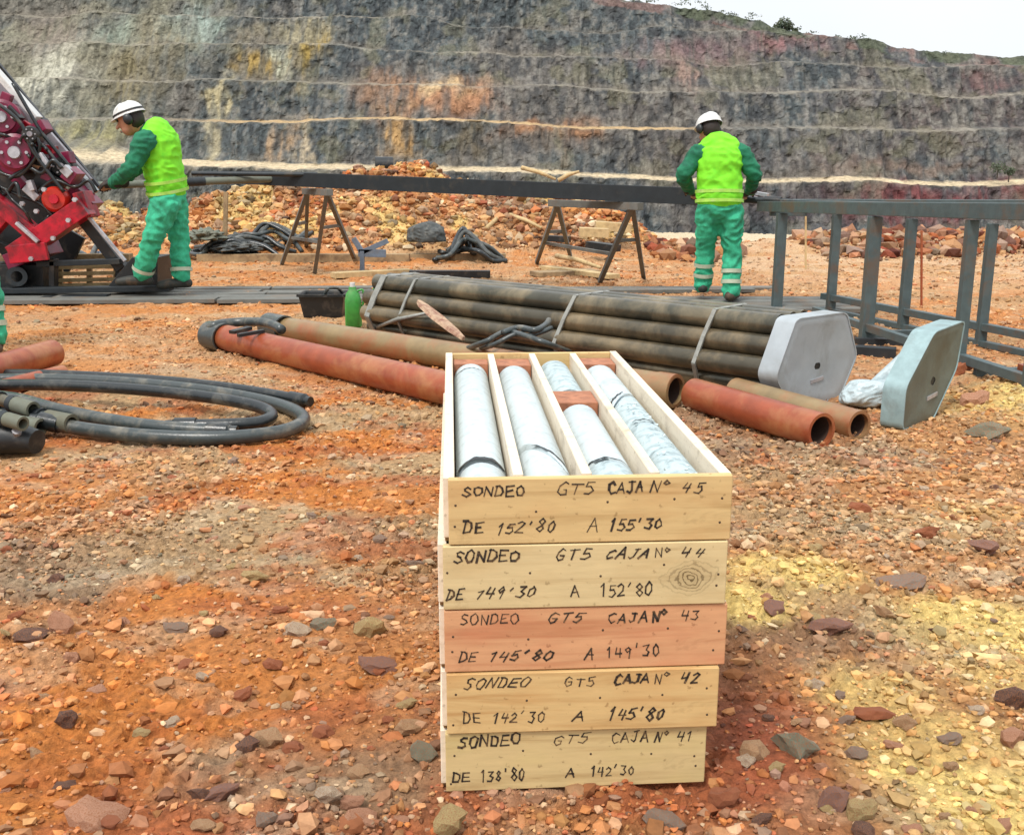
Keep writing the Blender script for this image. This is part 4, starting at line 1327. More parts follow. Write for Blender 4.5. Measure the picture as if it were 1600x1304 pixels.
hose_g = 'heavy hoses coiled on the ground at the left'
far = [G(-90, 594, .05), G(60, 592, .06), G(200, 598, .06), G(320, 610, .05), G(420, 628, .04), G(468, 646, .035), G(470, 662, .035), G(430, 676, .035), G(340, 684, .035), G(230, 681, .04), G(130, 670, .05), G(60, 656, .08)]
hose('hose', smooth_pts(far, 7), 0.031, M['rubber_grey'], 'outermost thick hose of the coil on the left', hose_g)
far = [G(-60, 584, .05), G(60, 585, .07), G(180, 590, .07), G(300, 599, .06), G(400, 612, .05), G(478, 626, .04)]
hose('hose', smooth_pts(far), 0.028, M['rubber'], 'black hose along the back of the coil with its free end pointing right', hose_g)
far = [G(-70, 602, .06), G(60, 601, .09), G(180, 606, .09), G(300, 617, .08), G(392, 632, .07), G(424, 647, .05), G(404, 660, .05), G(340, 664, .05), G(270, 665, .05)]
hose('hose', smooth_pts(far), 0.029, M['rubber'], 'black hose kinked sharply at the right inside the coil', hose_g)
far = [G(-80, 612, .05), G(20, 622, .09), G(90, 640, .09), G(170, 656, .07), G(260, 668, .06), G(360, 674, .05)]
hose('hose', smooth_pts(far), 0.030, M['rubber_grey'], 'dusty hose crossing the front of the coil from the left edge', hose_g)
# heap of couplings at the left edge
for j, (a, b, ra, mm, lab) in enumerate((
        (G(-60, 628, .10), G(112, 662, .07), 0.042, 'rubber_grey', 'grey hose coupling with a bright end beside the hose coil'),
        (G(-40, 612, .16), G(52, 640, .12), 0.036, 'drill_pipe', 'upper steel coupling in the heap at the left edge'),
        (G(-60, 650, .08), G(64, 668, .06), 0.040, 'steel_dark', 'dark steel coupling low in the heap at the left edge'),
        (G(-40, 640, .17), G(36, 662, .14), 0.030, 'drill_pipe', 'thin pale coupling on top of the heap at the left edge'))):
    e = empty('hose_coupling', ((a.x + b.x) / 2, (a.y + b.y) / 2, 0), lab, 'hose coupling', 'heap of couplings at the left edge')
    d = (b - a).normalized(); L = (b - a).length
    MB().tube([a, b - d * .14], ra * .8, 14).build('sleeve', M[mm], e, smooth=40)
    mb = MB(); mb.pipe(b - d * .14, b, ra, ra * .7, 16); mb.build('end_ring', M['galv_old'], e, smooth=40)
    for q in (0.3, 0.55, 0.8):
        c = a + d * (L * q - .05); MB().tube([c - d * .015, c + d * .015], ra * 1.05, 14).build('clamp_ring', M['steel_dark'], e, smooth=40)
e = empty('rubber_boot', G(30, 690, 0), 'black rubber fittings lying under the couplings at the left edge', 'rubber fitting')
mb = MB(); mb.tube([G(-60, 686, .05), G(30, 684, .06), G(58, 690, .05)], [.07, .065, .05], 14); mb.build('body', M['black'], e, smooth=40)
mb = MB(); mb.tube([G(26, 672, .11), G(30, 694, .03)], [.018, .014], 10); mb.build('stem', M['chrome'], e, smooth=40)

# ------------------------------------------------------------------ crate, green can, plank, twigs around the bundle
cpos = G(508, 495, 0)
e = empty('black_tub', cpos, 'black plastic tub beside the green can at the far end of the bundle', 'tub')
e_rot = 0.25
mb = MB(); n = 4
bt_ = [(-.15, -.11), (.15, -.11), (.15, .11), (-.15, .11)]; tp_ = [(-.18, -.14), (.18, -.14), (.18, .14), (-.18, .14)]
vs = [cpos + Vector((a, b, 0.01)) for a, b in bt_] + [cpos + Vector((a, b, .19)) for a, b in tp_] + [cpos + Vector((a * .9, b * .9, .19)) for a, b in tp_] + [cpos + Vector((a * .9, b * .9, .03)) for a, b in bt_]
fs = [(3, 2, 1, 0), (12, 13, 14, 15)]
for i in range(3):
    for k in range(4): fs.append((i * 4 + k, i * 4 + (k + 1) % 4, i * 4 + 4 + (k + 1) % 4, i * 4 + 4 + k))
mb.add(vs, fs); mb.build('body', M['black'], e, bevel=.004)
mb = MB()
for k in range(4): mb.bar(cpos + Vector((*tp_[k], .185)), cpos + Vector((*tp_[(k + 1) % 4], .185)), .025, .02)
mb.build('rim', M['rubber'], e)
mb = MB(); mb.tube(smooth_pts([cpos + Vector((.02, -.1, .19)), cpos + Vector((.06, -.12, .24)), cpos + Vector((.12, -.06, .235)), cpos + Vector((.14, .02, .19))]), .012, 8); mb.build('handle', M['rubber_grey'], e, smooth=True)

gpos = G(552, 513, 0) + Vector((0, 0.03, 0))
e = empty('green_can', gpos, 'bright green plastic can standing at the far end of the pipe bundle', 'can')
mb = MB()
prof = [(0, .048), (.01, .062), (.20, .060), (.25, .050), (.275, .030), (.30, .026)]
vs = []; n = 12
for h, w in prof:
    for k in range(n):
        a = 2 * math.pi * k / n; ca, sa = math.cos(a), math.sin(a)
        vs.append(gpos + Vector((math.copysign(abs(ca) ** .55, ca) * w, math.copysign(abs(sa) ** .55, sa) * w * .8, h + .005)))
fs = [tuple(reversed(range(n)))] + [(i * n + k, i * n + (k + 1) % n, (i + 1) * n + (k + 1) % n, (i + 1) * n + k) for i in range(len(prof) - 1) for k in range(n)] + [tuple(range((len(prof) - 1) * n, len(prof) * n))]
mb.add(vs, fs); mb.build('body', M['green_plastic'], e, smooth=50)
MB().tube([gpos + Vector((0, 0, .30)), gpos + Vector((0, 0, .335))], .02, 12).build('cap', M['helmet'], e, smooth=40)
MB().tube(smooth_pts([gpos + Vector((.03, 0, .27)), gpos + Vector((.075, 0, .28)), gpos + Vector((.08, 0, .20)), gpos + Vector((.062, 0, .16))]), .009, 8).build('handle', M['green_plastic'], e, smooth=True)
g2 = G(574, 470, 0.0); g2 = Vector((gpos.x + .16, gpos.y + .32, 0))
e = empty('green_can', g2, 'second green can half hidden between the bundle end and the tub', 'can')
MB().tube([g2, g2 + Vector((0, 0, .01)), g2 + Vector((0, 0, .24)), g2 + Vector((.01, 0, .29)), g2 + Vector((.01, 0, .33))], [.06, .075, .07, .035, .03], 14).build('body', M['green_plastic'], e, smooth=50)
MB().tube([g2 + Vector((.01, 0, .33)), g2 + Vector((.01, 0, .36))], .034, 12).build('cap', M['galv_blue'], e, smooth=40)


def thing_bar(name, p0, p1, w, h, m, label, cat, group=None, off=None, bevel=0.003):
    mb = MB(); mb.bar(p0, p1, w, h)
    c = (Vector(p0) + Vector(p1)) / 2
    return tag(mb.build(name, m, None, bevel=bevel, off=Vector((c.x, c.y, min(p0[2], p1[2])))), label, cat, group)


splitM = worn('weathered_split_wood', lin(202, 170, 140), lin(140, 84, 70), 0.55, 16, 0.8, 0.0, .5)
mb = MB()
a, b = P(654, 471, 6.45), P(724, 529, 5.95)
d = (b - a).normalized(); s = d.cross(Vector((0, 0.3, 1))).normalized(); u = s.cross(d)
vs = []
for f, w in ((0, .012), (.12, .035), (.45, .05), (.8, .035), (1, .01)):
    p = a.lerp(b, f); vs += [p - s * w - u * .01, p + s * w - u * .01, p + s * w * .8 + u * .012, p - s * w * .8 + u * .012]
fs = [(3, 2, 1, 0), (16, 17, 18, 19)] + [(i * 4 + k, i * 4 + (k + 1) % 4, i * 4 + 4 + (k + 1) % 4, i * 4 + 4 + k) for i in range(4) for k in range(4)]
mb.add(vs, fs); tag(mb.build('split_plank', splitM, None, off=(a + b) / 2), 'pointed split plank leaning on the near side of the bundle', 'plank')
mb = MB(); mb.tube([G(578, 515, .06), P(620, 499, 6.7), P(668, 489, 6.5)], [.012, .014, .010], 8)
tag(mb.build('stick', M['wire'], None, smooth=True, off=G(620, 505, .0)), 'thin pale stick running from the green can to the split plank', 'stick')
e = empty('cable_tangle', G(800, 545, .0), 'tangle of grey cable ends on the pipes just behind the core boxes', 'cable')
for j, q in enumerate(([(728, 545, .14), (760, 533, .22), (790, 518, .26), (812, 522, .27), (850, 535, .25), (890, 550, .16)],
                       [(786, 520, .27), (810, 512, .29), (835, 516, .30), (852, 508, .31), (858, 500, .33)],
                       [(800, 524, .25), (830, 524, .27), (862, 512, .30)],
                       [(740, 545, .13), (768, 540, .2), (800, 524, .26), (818, 520, .27)])):
    MB().tube(smooth_pts([G(*p_) for p_ in q], 5), [.016, .018, .013, .014][j], 8).build('cable_end', M['rubber_grey'], e, smooth=True)
# crumpled pale sheet between the caps
e = empty('plastic_sheet', G(1362, 645, 0), 'crumpled pale blue plastic sheet between the two hexagonal caps', 'plastic sheet')
sheetM = worn('pale_plastic_sheet', lin(206, 222, 226), lin(160, 182, 190), .3, 12, .35, bump=.3)
rg_ = random.Random(6)
bm = bmesh.new(); bmesh.ops.create_icosphere(bm, subdivisions=5, radius=1)
for v in bm.verts:
    q4 = (abs(v.co.x) ** 3 + abs(v.co.y) ** 3 + abs(v.co.z) ** 3) ** (-1 / 3)
    f = q4 * (1 + .16 * mnoise.noise(v.co * 1.6 + Vector((4, 1, 0))) - .10 * abs(mnoise.noise(v.co * 2.8)))
    v.co = Vector((v.co.x * .115 * f + .035 * v.co.z, v.co.y * .09 * f, v.co.z * .062 * f))
me = bpy.data.meshes.new('sheet'); bm.to_mesh(me); bm.free()
me.materials.append(sheetM)
o = bpy.data.objects.new('sheet', me); COL.objects.link(o); o.parent = e; o.location = (0.0, .10, .075)
c_ = G(1362, 645, 0)
MB().add([c_ + Vector((.02, .10, .13)), c_ + Vector((.06, .08, .10)), c_ + Vector((.20, .16, .24)), c_ + Vector((.19, .18, .26))], [(0, 1, 2, 3)]).add([c_ + Vector((.02, .12, .13)), c_ + Vector((.06, .10, .10)), c_ + Vector((.20, .18, .24)), c_ + Vector((.19, .20, .26))], [(3, 2, 1, 0)]).build('fold', sheetM, e)


# ------------------------------------------------------------------ steel rack on the right
rk = empty('steel_rack', (2.7, 7.0, 0), 'long grey steel pipe rack with upright posts at the right', 'rack')
SG = M['steel_grey']
NA, NB = Vector((2.20, 8.75, 0)), Vector((2.62, 4.6, 0))


def on(line, px):
    A, B_ = line
    # point of the ground line seen in pixel column px
    lo, hi = -0.5, 1.6
    for _ in range(40):
        m_ = (lo + hi) / 2; p = A.lerp(B_, m_)
        q = 800 + 1600 * p.x / (p.y * CP - (p.z - H) * SP)
        if q < px: lo = m_
        else: hi = m_
    return A.lerp(B_, (lo + hi) / 2)


FA, FB = Vector((2.42, 9.1, 0)), Vector((3.62, 5.0, 0))
for px, w in ((1213, .078), (1352, .078), (1495, .058), (1606, .06)):
    p = on((NA, NB), px)
    MB().bar(p + UP * .002, p + UP * (0.80 + .09 * (8.75 - p.y) / 4.15), w, w, (1, 0, 0)).build('post', SG, rk, bevel=.004)
for px, w in ((1297, .066), (1410, .066), (1531, .058)):
    p = on((FA, FB), px)
    MB().bar(p + UP * .002, p + UP * 0.80, w, w, (1, 0, 0)).build('post', SG, rk, bevel=.004)
dN = (NB - NA).normalized(); dF = (FB - FA).normalized()
MB().bar(NA - dN * .35 + UP * .843, NB + dN * 1.2 + UP * .965, .07, .085).build('top_rail', SG, rk, bevel=.004)
MB().bar(FA - dF * .1 + UP * .855, FB + dF * .6 + UP * .90, .07, .085).build('top_rail', SG, rk, bevel=.004)
MB().bar(FA + dF * .6 + UP * .13, FB + dF * .6 + UP * .13, .055, .05).build('lower_rail', SG, rk, bevel=.003)
MB().bar(FA + dF * .6 + UP * .02, FB + dF * .6 + UP * .02, .055, .04).build('lower_rail', SG, rk, bevel=.003)
MB().bar(NA + dN * 1.0 + UP * .11, NB + dN * .5 + UP * .11, .05, .05).build('lower_rail', SG, rk, bevel=.003)
for yy in (8.85, 6.9, 5.5):
    p = NA.lerp(NB, (8.75 - yy) / 4.15); q = FA.lerp(FB, (9.1 - yy) / 4.1)
    MB().bar(p + UP * .058 if yy < 8 else p + UP * .795, q + UP * .058 if yy < 8 else q + UP * .795, .05, .05).build('cross_bar', SG, rk, bevel=.003)
# flat rail that carries on to the right from the far corner
MB().bar(Vector((2.35, 9.2, .86)), Vector((6.4, 8.7, .86)), .09, .085).build('top_rail', SG, rk, bevel=.004)
p = Vector((5.9, 8.76, 0)); MB().bar(p, p + UP * .81, .08, .08, (1, 0, 0)).build('post', SG, rk, bevel=.004)
p_ = G(1594, 617, 0)
tag(MB().bar(p_ + Vector((.02, 0, 0)), p_ + Vector((.02, 0, .16)), .07, .07, (1, 0, 0)).build('wood_stub', M['rust_red'], None, bevel=.004, off=p_), 'short reddish stub standing at the right edge under the rack', 'stub')
# pieces lying between the rack rails
thing_bar('steel_bar', G(1335, 533, .03), G(1450, 536, .03), .06, .05, M['steel_dark'], 'short dark steel bar lying between the rails of the rack', 'steel bar')
thing_bar('steel_bar', G(1330, 548, .03), G(1400, 552, .03), .09, .07, M['steel_dark'], 'blunt dark steel bar behind the mounted end cap', 'steel bar')

# thin stakes
for px, y0, y1, w, mm, lab in ((351, 408, 300, .05, 'timber_old', 'pale wooden stake upright behind the green trousered worker on the left'),
                               (1440, 478, 360, .016, 'rust_red', 'thin red rod standing in the orange earth behind the rack'),
                               (1259, 420, 338, .02, 'timber_pale', 'thin pale stake seen past the first rack post')):
    g = G(px, y0, 0); t_ = P(px + (2 if px < 500 else 0), y1, g.y)
    thing_bar('stake', g - UP * .02, t_, w, w, M[mm], lab, 'stake', bevel=.002)


# ------------------------------------------------------------------ long beam on two trestles
bmA, bmB = P(385, 277, 12.0), P(1090, 307, 9.62)
dB = (bmB - bmA).normalized()
e = empty('steel_channel', ((bmA.x + bmB.x) / 2, (bmA.y + bmB.y) / 2, bmA.z - .07), 'long dark steel channel resting on two trestles between the workers', 'steel channel')
for sgn, nm_ in ((-1, 'flange'), (1, 'flange')):
    s_ = Vector((-dB.y, dB.x, 0)).normalized() * sgn * .075
    MB().bar(bmA + s_, bmB + s_, .012, .150).build(nm_, M['steel_dark'], e, bevel=.002)
MB().bar(bmA - UP * .068, bmB - UP * .068, .137, .012).build('web', M['steel_dark'], e, bevel=.002)
# drill rod coming out of the channel towards the rig
ra, rb = P(158, 287, 10.6), P(800, 288, 10.75)
ra = P(152, 290, 10.9); rb = bmA + dB * .45 + UP * .0
thingy = empty('drill_rod', ((ra.x + rb.x) / 2, (ra.y + rb.y) / 2, ra.z - .03), 'grey drill rod running from the red rig into the steel channel', 'drill rod', 'drill rods on the trestles')
MB().tube([ra, rb], .040, 14).build('tube', M['galv_old'], thingy, smooth=40)
MB().tube([ra + (rb - ra).normalized() * .9, ra + (rb - ra).normalized() * 1.1], .047, 14).build('joint', M['steel_dark'], thingy, smooth=40)
ra2, rb2 = P(300, 271, 11.6), bmA + dB * 1.0 + UP * .06
thingy = empty('drill_rod', ((ra2.x + rb2.x) / 2, (ra2.y + rb2.y) / 2, ra2.z), 'upper thin drill rod lying on the left end of the steel channel', 'drill rod', 'drill rods on the trestles')
MB().tube([ra2, rb2], .025, 12).build('tube', M['steel_dark'], thingy, smooth=40)
ra3, rb3 = P(1062, 306, 9.75), P(1238, 316, 9.15)
thingy = empty('drill_rod', ((ra3.x + rb3.x) / 2, (ra3.y + rb3.y) / 2, ra3.z), 'dark rod end sticking out of the channel right of the worker', 'drill rod', 'drill rods on the trestles')
MB().tube([ra3, rb3], .030, 14).build('tube', M['steel_dark'], thingy, smooth=40)
MB().tube([rb3 - (rb3 - ra3).normalized() * .25, rb3 - (rb3 - ra3).normalized() * .1], .042, 14).build('joint', M['black'], thingy, smooth=40)
e = empty('steel_wrench', P(1195, 308, 9.35), 'pale wrench lying on the rods beside the right hand of the worker', 'wrench')
MB().bar(P(1165, 304, 9.45), P(1212, 318, 9.25), .035, .02).build('handle', M['chrome'], e, bevel=.003)
MB().bar(P(1172, 300, 9.45), P(1200, 305, 9.35), .05, .03).build('jaw', M['chrome'], e, bevel=.003)


def trestle(label, ends, m):
    """ends: two A-frames, each (apex, foot, foot)"""
    apx = [q[0] for q in ends]
    c = (ends[0][1] + ends[1][2]) / 2
    e = empty('trestle', (c.x, c.y, 0), label, 'trestle', 'trestles under the long channel')
    for (ap, f1, f2) in ends:
        for f in (f1, f2):
            MB().bar(ap, f + UP * .004, .055, .045, (1, 0, 0.01)).build('leg', m, e, bevel=.004)
        k = .42
        MB().bar(ap.lerp(f1, k), ap.lerp(f2, k), .035, .035).build('brace', m, e, bevel=.003)
    d = (apx[1] - apx[0]).normalized()
    MB().bar(apx[0] - d * .12, apx[1] + d * .12, .075, .07).build('top_beam', m, e, bevel=.005)
    MB().bar(ends[0][0].lerp(ends[0][1], .6), ends[1][0].lerp(ends[1][1], .6), .035, .035).build('stretcher', m, e, bevel=.003)


def at_beam(px, Y=None):
    best = min((bmA.lerp(bmB, t / 400) for t in range(401)), key=lambda p: abs(800 + 1600 * p.x / (p.y * CP - (p.z - H) * SP) - px))
    return best


b1 = at_beam(495); b2 = at_beam(925)
perp = Vector((-dB.y, dB.x, 0))
nearA = b1 + Vector((.16, -.33, -.125)); farA = b1 + Vector((-.20, .45, -.125))
trestle('weathered timber trestle under the left half of the steel channel', [(nearA, G(492, 426, 0), G(556, 410, 0)), (farA, G(440, 414, 0), G(478, 400, 0))], M['timber_grey'])
nearA = b2 + Vector((.36, -.28, -.125)); farA = b2 + Vector((-.30, .75, -.125))
trestle('weathered timber trestle under the right half of the steel channel', [(nearA, G(937, 441, 0), G(1006, 436, 0)), (farA, G(838, 412, 0), G(893, 408, 0))], M['timber_grey'])

# ------------------------------------------------------------------ board walkway and loose timbers
wk = empty('board_walkway', (-2.2, 9.6, 0), 'grey board walkway laid on the ground from the rig past the pipe bundle', 'walkway')
rg = random.Random(31)
x = -6.5
rows = [(9.12, .20), (9.34, .21), (9.57, .20), (9.79, .21), (10.02, .2)]
for ri, (yy, w) in enumerate(rows):
    x = -6.6 + rg.uniform(0, .7)
    while x < -.4 + .2 * ri:
        L = rg.uniform(1.9, 2.6)
        y_ = yy + .14 * (x + 3) * .35; y2 = yy + .14 * (x + L + 3) * .35
        z_ = max(float(hz(x, y_)), float(hz(x + L, y2))) + .018
        MB().bar((x, y_, z_ + rg.uniform(-.004, .004)), (x + L - .02, y2, z_ + rg.uniform(-.004, .004)), w - .015, .035).build('board', M['timber_grey'], wk, bevel=.003)
        x += L
wk = empty('board_platform', (2.0, 9.0, 0), 'grey boards under the worker at the right trestle', 'platform')
for yy in (8.55, 8.78, 9.01, 9.24):
    x0 = 1.15 + rg.uniform(-.1, .1)
    MB().bar((x0, yy, .02), (x0 + 1.75 + rg.uniform(-.1, .25), yy - .05, .02), .20, .035).build('board', M['timber_grey'], wk, bevel=.003)
thing_bar('sleeper', G(310, 404, .06), G(640, 404, .06), .16, .12, M['timber_old'], 'long squared timber behind the left trestle', 'timber')
thing_bar('sleeper', G(560, 403, .05), G(790, 402, .05), .14, .10, M['timber_old'], 'squared timber lying under the dark tarpaulin bags', 'timber')
thing_bar('sleeper', G(520, 430, .03), G(640, 424, .03), .16, .06, M['timber_pale'], 'pale board end just beyond the pipe bundle', 'timber')
thing_bar('sleeper', G(640, 428, .04), G(766, 428, .04), .12, .08, M['black'], 'blackened timber end behind the top of the pipe bundle', 'timber')
thing_bar('sleeper', G(596, 372, .15), G(500, 372, .15), .14, .08, M['timber_pale'], 'pale plank in front of the rubble between the trestle and the bags', 'timber')
thing_bar('sleeper', G(498, 388, .12), G(570, 388, .12), .14, .06, M['timber_pale'], 'short pale plank right of the left trestle', 'timber')
thing_bar('sleeper', G(850, 418, .03), G(960, 432, .03), .16, .05, M['timber_pale'], 'pale board lying between the feet of the right trestle', 'timber')
thing_bar('sleeper', G(835, 428, .02), G(930, 424, .02), .26, .05, M['timber_old'], 'ochre board lying at the left foot of the right trestle', 'timber')
for (a, b, lab) in (((760, 362, 15.0), (800, 338, 15.6), 'pale stick leaning up the rubble left of the right trestle'),
                    ((796, 336, 15.4), (846, 356, 15.0), 'pale stick meeting another one on the rubble by the right trestle'),
                    ((870, 400, 13.2), (938, 418, 12.0), 'thin pale pole lying low behind the right trestle'),
                    ((815, 262, 16.4), (868, 280, 16.2), 'pale branch on the crest of the rubble above the channel'),
                    ((872, 282, 16.2), (905, 268, 16.2), 'forked pale branch end on the crest of the rubble')):
    p0, p1 = P(*a), P(*b)
    p0.z = max(p0.z, float(hz(p0.x, p0.y)) + .03); p1.z = max(p1.z, float(hz(p1.x, p1.y)) + .03)
    mb = MB(); mb.tube([p0, p0.lerp(p1, .5) + UP * .02, p1], [.035, .03, .02], 8)
    tag(mb.build('pole', M['timber_pale'], None, smooth=True, off=p0), lab, 'pole')
p0, p1 = P(855, 372, 14.6), P(890, 374, 14.5)
thing_bar('sleeper', p0, p1, .16, .08, M['black'], 'short dark timber on the rubble seen through the right trestle', 'timber')
p0, p1 = P(920, 382, 13.9), P(965, 388, 13.6)
thing_bar('sleeper', p0, p1, .16, .09, M['black'], 'dark timber on the rubble right of a shorter one, beyond the right trestle', 'timber')
for q, lab in (((930, 352, 14.9, 985, 356), 'yellowish sawn block on the rubble beyond the right trestle'), ((905, 362, 14.6, 950, 364), 'yellowish sawn block lower on the rubble beyond the right trestle')):
    thing_bar('sleeper', P(q[0], q[1], q[2]), P(q[3], q[4], q[2]), .3, .12, M['timber_pale'], lab, 'timber')

# little blue grey stand
c = G(566, 424, 0); top_z = .46
e = empty('metal_stand', c, 'low blue grey forked metal stand beyond the green can', 'metal stand')
cY = c.y
MB().bar(c, P(566, 392, cY), .07, .05, (1, 0, 0)).build('post', M['blue_grey'], e, bevel=.004)
MB().bar(P(566, 394, cY), P(552, 372, cY), .06, .05, (0, 1, 0)).build('fork_arm', M['blue_grey'], e, bevel=.004)
MB().bar(P(566, 394, cY), P(606, 376, cY), .06, .05, (0, 1, 0)).build('fork_arm', M['blue_grey'], e, bevel=.004)
MB().bar(P(560, 395, cY), P(603, 396, cY), .05, .09, (0, 0, 1)).build('tray', M['blue_grey'], e, bevel=.004)


def lump(name, c, r, seed, m, label, cat, group=None, amp=.30, fr=2.2):
    bm = bmesh.new(); bmesh.ops.create_icosphere(bm, subdivisions=5, radius=1)
    for v in bm.verts:
        n = mnoise.noise(v.co * fr + Vector((seed, 0, 0))) + .5 * abs(mnoise.noise(v.co * fr * 2.6 + Vector((seed, 5, 0))))
        f = 1 + amp * n
        if v.co.z < -.2: f *= 1.0
        v.co = Vector((v.co.x * r[0] * f, v.co.y * r[1] * f, max(-r[2] * .45, v.co.z * r[2] * f)))
    me = bpy.data.meshes.new(name); bm.to_mesh(me); bm.free()
    for p in me.polygons: p.use_smooth = True
    me.materials.append(m)
    o = bpy.data.objects.new(name, me); o.location = c; COL.objects.link(o)
    return tag(o, label, cat, group)


lump('tarpaulin_bag', P(665, 368, 13.7), (.27, .24, .17), 3, M['tarp'], 'bulging grey tarpaulin bag in front of the rubble', 'bag', amp=.2, fr=1.6)
# sprawl of dark flexible hoses right of it, and on the left behind the trestle
rg = random.Random(77)


def squiggle(x0, x1, yb, Y, seed, r, m, lab, grp, hgt=.25, n=6):
    rg = random.Random(seed); hgt *= .55
    pts = []
    for i in range(n):
        f = i / (n - 1); px = x0 + (x1 - x0) * f
        p = P(px, yb, Y + rg.uniform(-.25, .25)); p.z = r + hgt * rg.random() * math.sin(math.pi * min(1, f * .9 + .1))
        p.z += max(0.0, float(hz(p.x, p.y)))
        pts.append(p)
    c = pts[n // 2]
    o = MB().tube(smooth_pts(pts, 5), r, 9).build('hose', m, None, smooth=True, off=Vector((c.x, c.y, 0)))
    tag(o, lab, 'hose', grp)


g1 = 'dark hoses heaped in front of the rubble'
for j in range(9):
    squiggle(678 + 4 * j, 792 - 5 * j, 385, 13.45 + .05 * j, 200 + j, .032, [M['rubber'], M['rubber_grey'], M['tarp']][j % 3], ['dark', 'dusty grey', 'pale grey'][j % 3] + ' hose in the heap right of the grey tarpaulin bag', g1, .62)
for j in range(12):
    squiggle(292 + 7 * j, 400 + 9 * j, 395, 13.6 + .06 * j, 300 + j, .030, [M['rubber_grey'], M['rubber'], M['tarp']][j % 3], ['dusty grey', 'dark', 'pale grey'][j % 3] + ' hose in the heap behind the left trestle', 'hoses heaped behind the left trestle', .42)
for j in range(4):
    squiggle(100 + 12 * j, 215 - 5 * j, 395, 12.6 + .1 * j, 340 + j, .035, [M['rubber_grey'], M['blue_grey']][j % 2], ['dusty grey', 'blue grey'][j % 2] + ' hose heaped behind the foot of the rig', 'hoses heaped behind the rig foot', .45)
for px, py, r_, sd_, mm, lab in ((322, 370, (.20, .18, .09), 11, 'galv_old', 'pale crumpled rag heap by the wooden stake behind the bending worker'), (372, 388, (.25, .18, .07), 13, 'tarp', 'grey crumpled sack low in the hose heap behind the left trestle')):
    lump('sack', P(px, py, 13.5), r_, sd_, M[mm], lab, 'sack', amp=.6, fr=3)
mb = MB(); p = P(598, 258, 17.0); mb.tube([p + Vector((-.12, 0, 0)), p + Vector((.16, .05, 0))], .13, 16)
o = mb.build('drum', M['black'], None, smooth=40, off=p); tag(o, 'small dark drum lying on the orange crest of the rubble', 'drum')

# ------------------------------------------------------------------ drill rig at the left edge
RY = 9.75
rig = empty('drill_rig', (-5.2, 10.1, 0), 'red and maroon drill rig with a slanting pale mast at the left edge', 'drill rig')


def rp(px, py, dy=0.0):
    return P(px, py, RY + dy)


def rbar(name, a, b, w, h, m, dy=0.0, up=(0, 1, 0), bevel=.006, par=None, da=None):
    return MB().bar(rp(a[0], a[1], dy), rp(b[0], b[1], dy if da is None else da), w, h, up).build(name, m, par or rig, bevel=bevel)


# with up=(0,1,0): w is the width seen in the picture, h the depth
mast = MB().bar(rp(-420, -395, .55), rp(146, 296, .55), .05, .16, (0, 1, 0)).build('mast_rail', M['rail'], rig, bevel=.008)
MB().bar(rp(-420, -355, .05), rp(60, 186, .05), .055, .12, (0, 1, 0)).build('mast_rail', M['helmet'], rig, bevel=.008)
MB().bar(rp(-420, -340, .30), rp(132, 290, .30), .20, .05, (0, 1, 0)).build('mast_plate', M['rail'], rig, bevel=.004)
MB().bar(rp(-420, -408, .62), rp(155, 292, .62), .03, .05, (0, 1, 0)).build('mast_edge', M['black'], rig, bevel=.004)
MB().bar(rp(95, 240, .1), rp(150, 300, .1), .045, .10, (0, 1, 0)).build('mast_foot', M['galv'], rig, bevel=.004)
for k in range(5):
    f = .15 + .18 * k
    p = rp(-420 + 566 * f, -395 + 691 * f, .45); q = p + Vector((-.16, -.30, -.14))
    MB().bar(p, q, .03, .03).build('mast_rung', M['rail'], rig)
# rotation head and winch drums
for (px, py, r, L, m, dy, lab) in ((8, 186, .16, .34, 'maroon', -.1, None), (30, 241, .17, .40, 'maroon', -.15, None), (52, 212, .075, .30, 'black', -.2, None), (100, 262, .10, .34, 'black', 0, None)):
    c = rp(px, py, dy)
    d = Vector((.25, -1, .05)).normalized()
    o = MB().tube([c - d * L * .5, c + d * L * .38, c + d * L * .42, c + d * L * .5], [r, r, r * .82, r * .8], 22).build('winch_drum', M[m], rig, smooth=40)
    MB().tube([c + d * L * .49, c + d * L * .58], [r * .34, r * .30], 14).build('hub', M['chrome'] if m != 'black' else M['rail'], o, smooth=40)
    for k in range(6):
        a = k * math.pi / 3; s = d.cross(UP).normalized(); u = s.cross(d)
        cc = c + d * L * .5 + (s * math.cos(a) + u * math.sin(a)) * r * .6
        MB().tube([cc, cc + d * .02], r * .09, 6).build('bolt', M['chrome'], o)
c = rp(90, 312, -.2); d = Vector((.2, -1, .05)).normalized()
o = MB().tube([c - d * .2, c + d * .1, c + d * .13], [.115, .115, .09], 22).build('clamp_wheel', M['orange_red'], rig, smooth=40)
MB().tube([c + d * .12, c + d * .17], [.045, .04], 14).build('hub', M['red'], o, smooth=40)
rbar('clamp_body', (112, 300), (142, 330), .22, .26, M['maroon'], -.02)
rbar('clamp_plate', (128, 300), (142, 340), .10, .22, M['red'], -.16)
rbar('valve_block', (64, 272), (96, 292), .16, .22, M['black'], -.1)
rbar('valve_block', (106, 268), (122, 280), .12, .2, M['maroon'], -.2)
rbar('hydraulic_rod', (40, 292), (60, 310), .07, .07, M['chrome'], -.25)
rbar('hydraulic_rod', (100, 262), (112, 274), .08, .08, M['chrome'], -.28)
rbar('cylinder', (-60, 150), (66, 292), .10, .10, M['black'], -.02)
rbar('cylinder', (-30, 214), (40, 292), .09, .12, M['maroon'], .12)
rbar('back_plate', (-80, 190), (100, 352), .50, .06, M['black'], .38)
rbar('link', (52, 298), (46, 282), .05, .06, M['chrome'], -.3); rbar('link', (62, 240), (78, 262), .045, .05, M['chrome'], -.3)
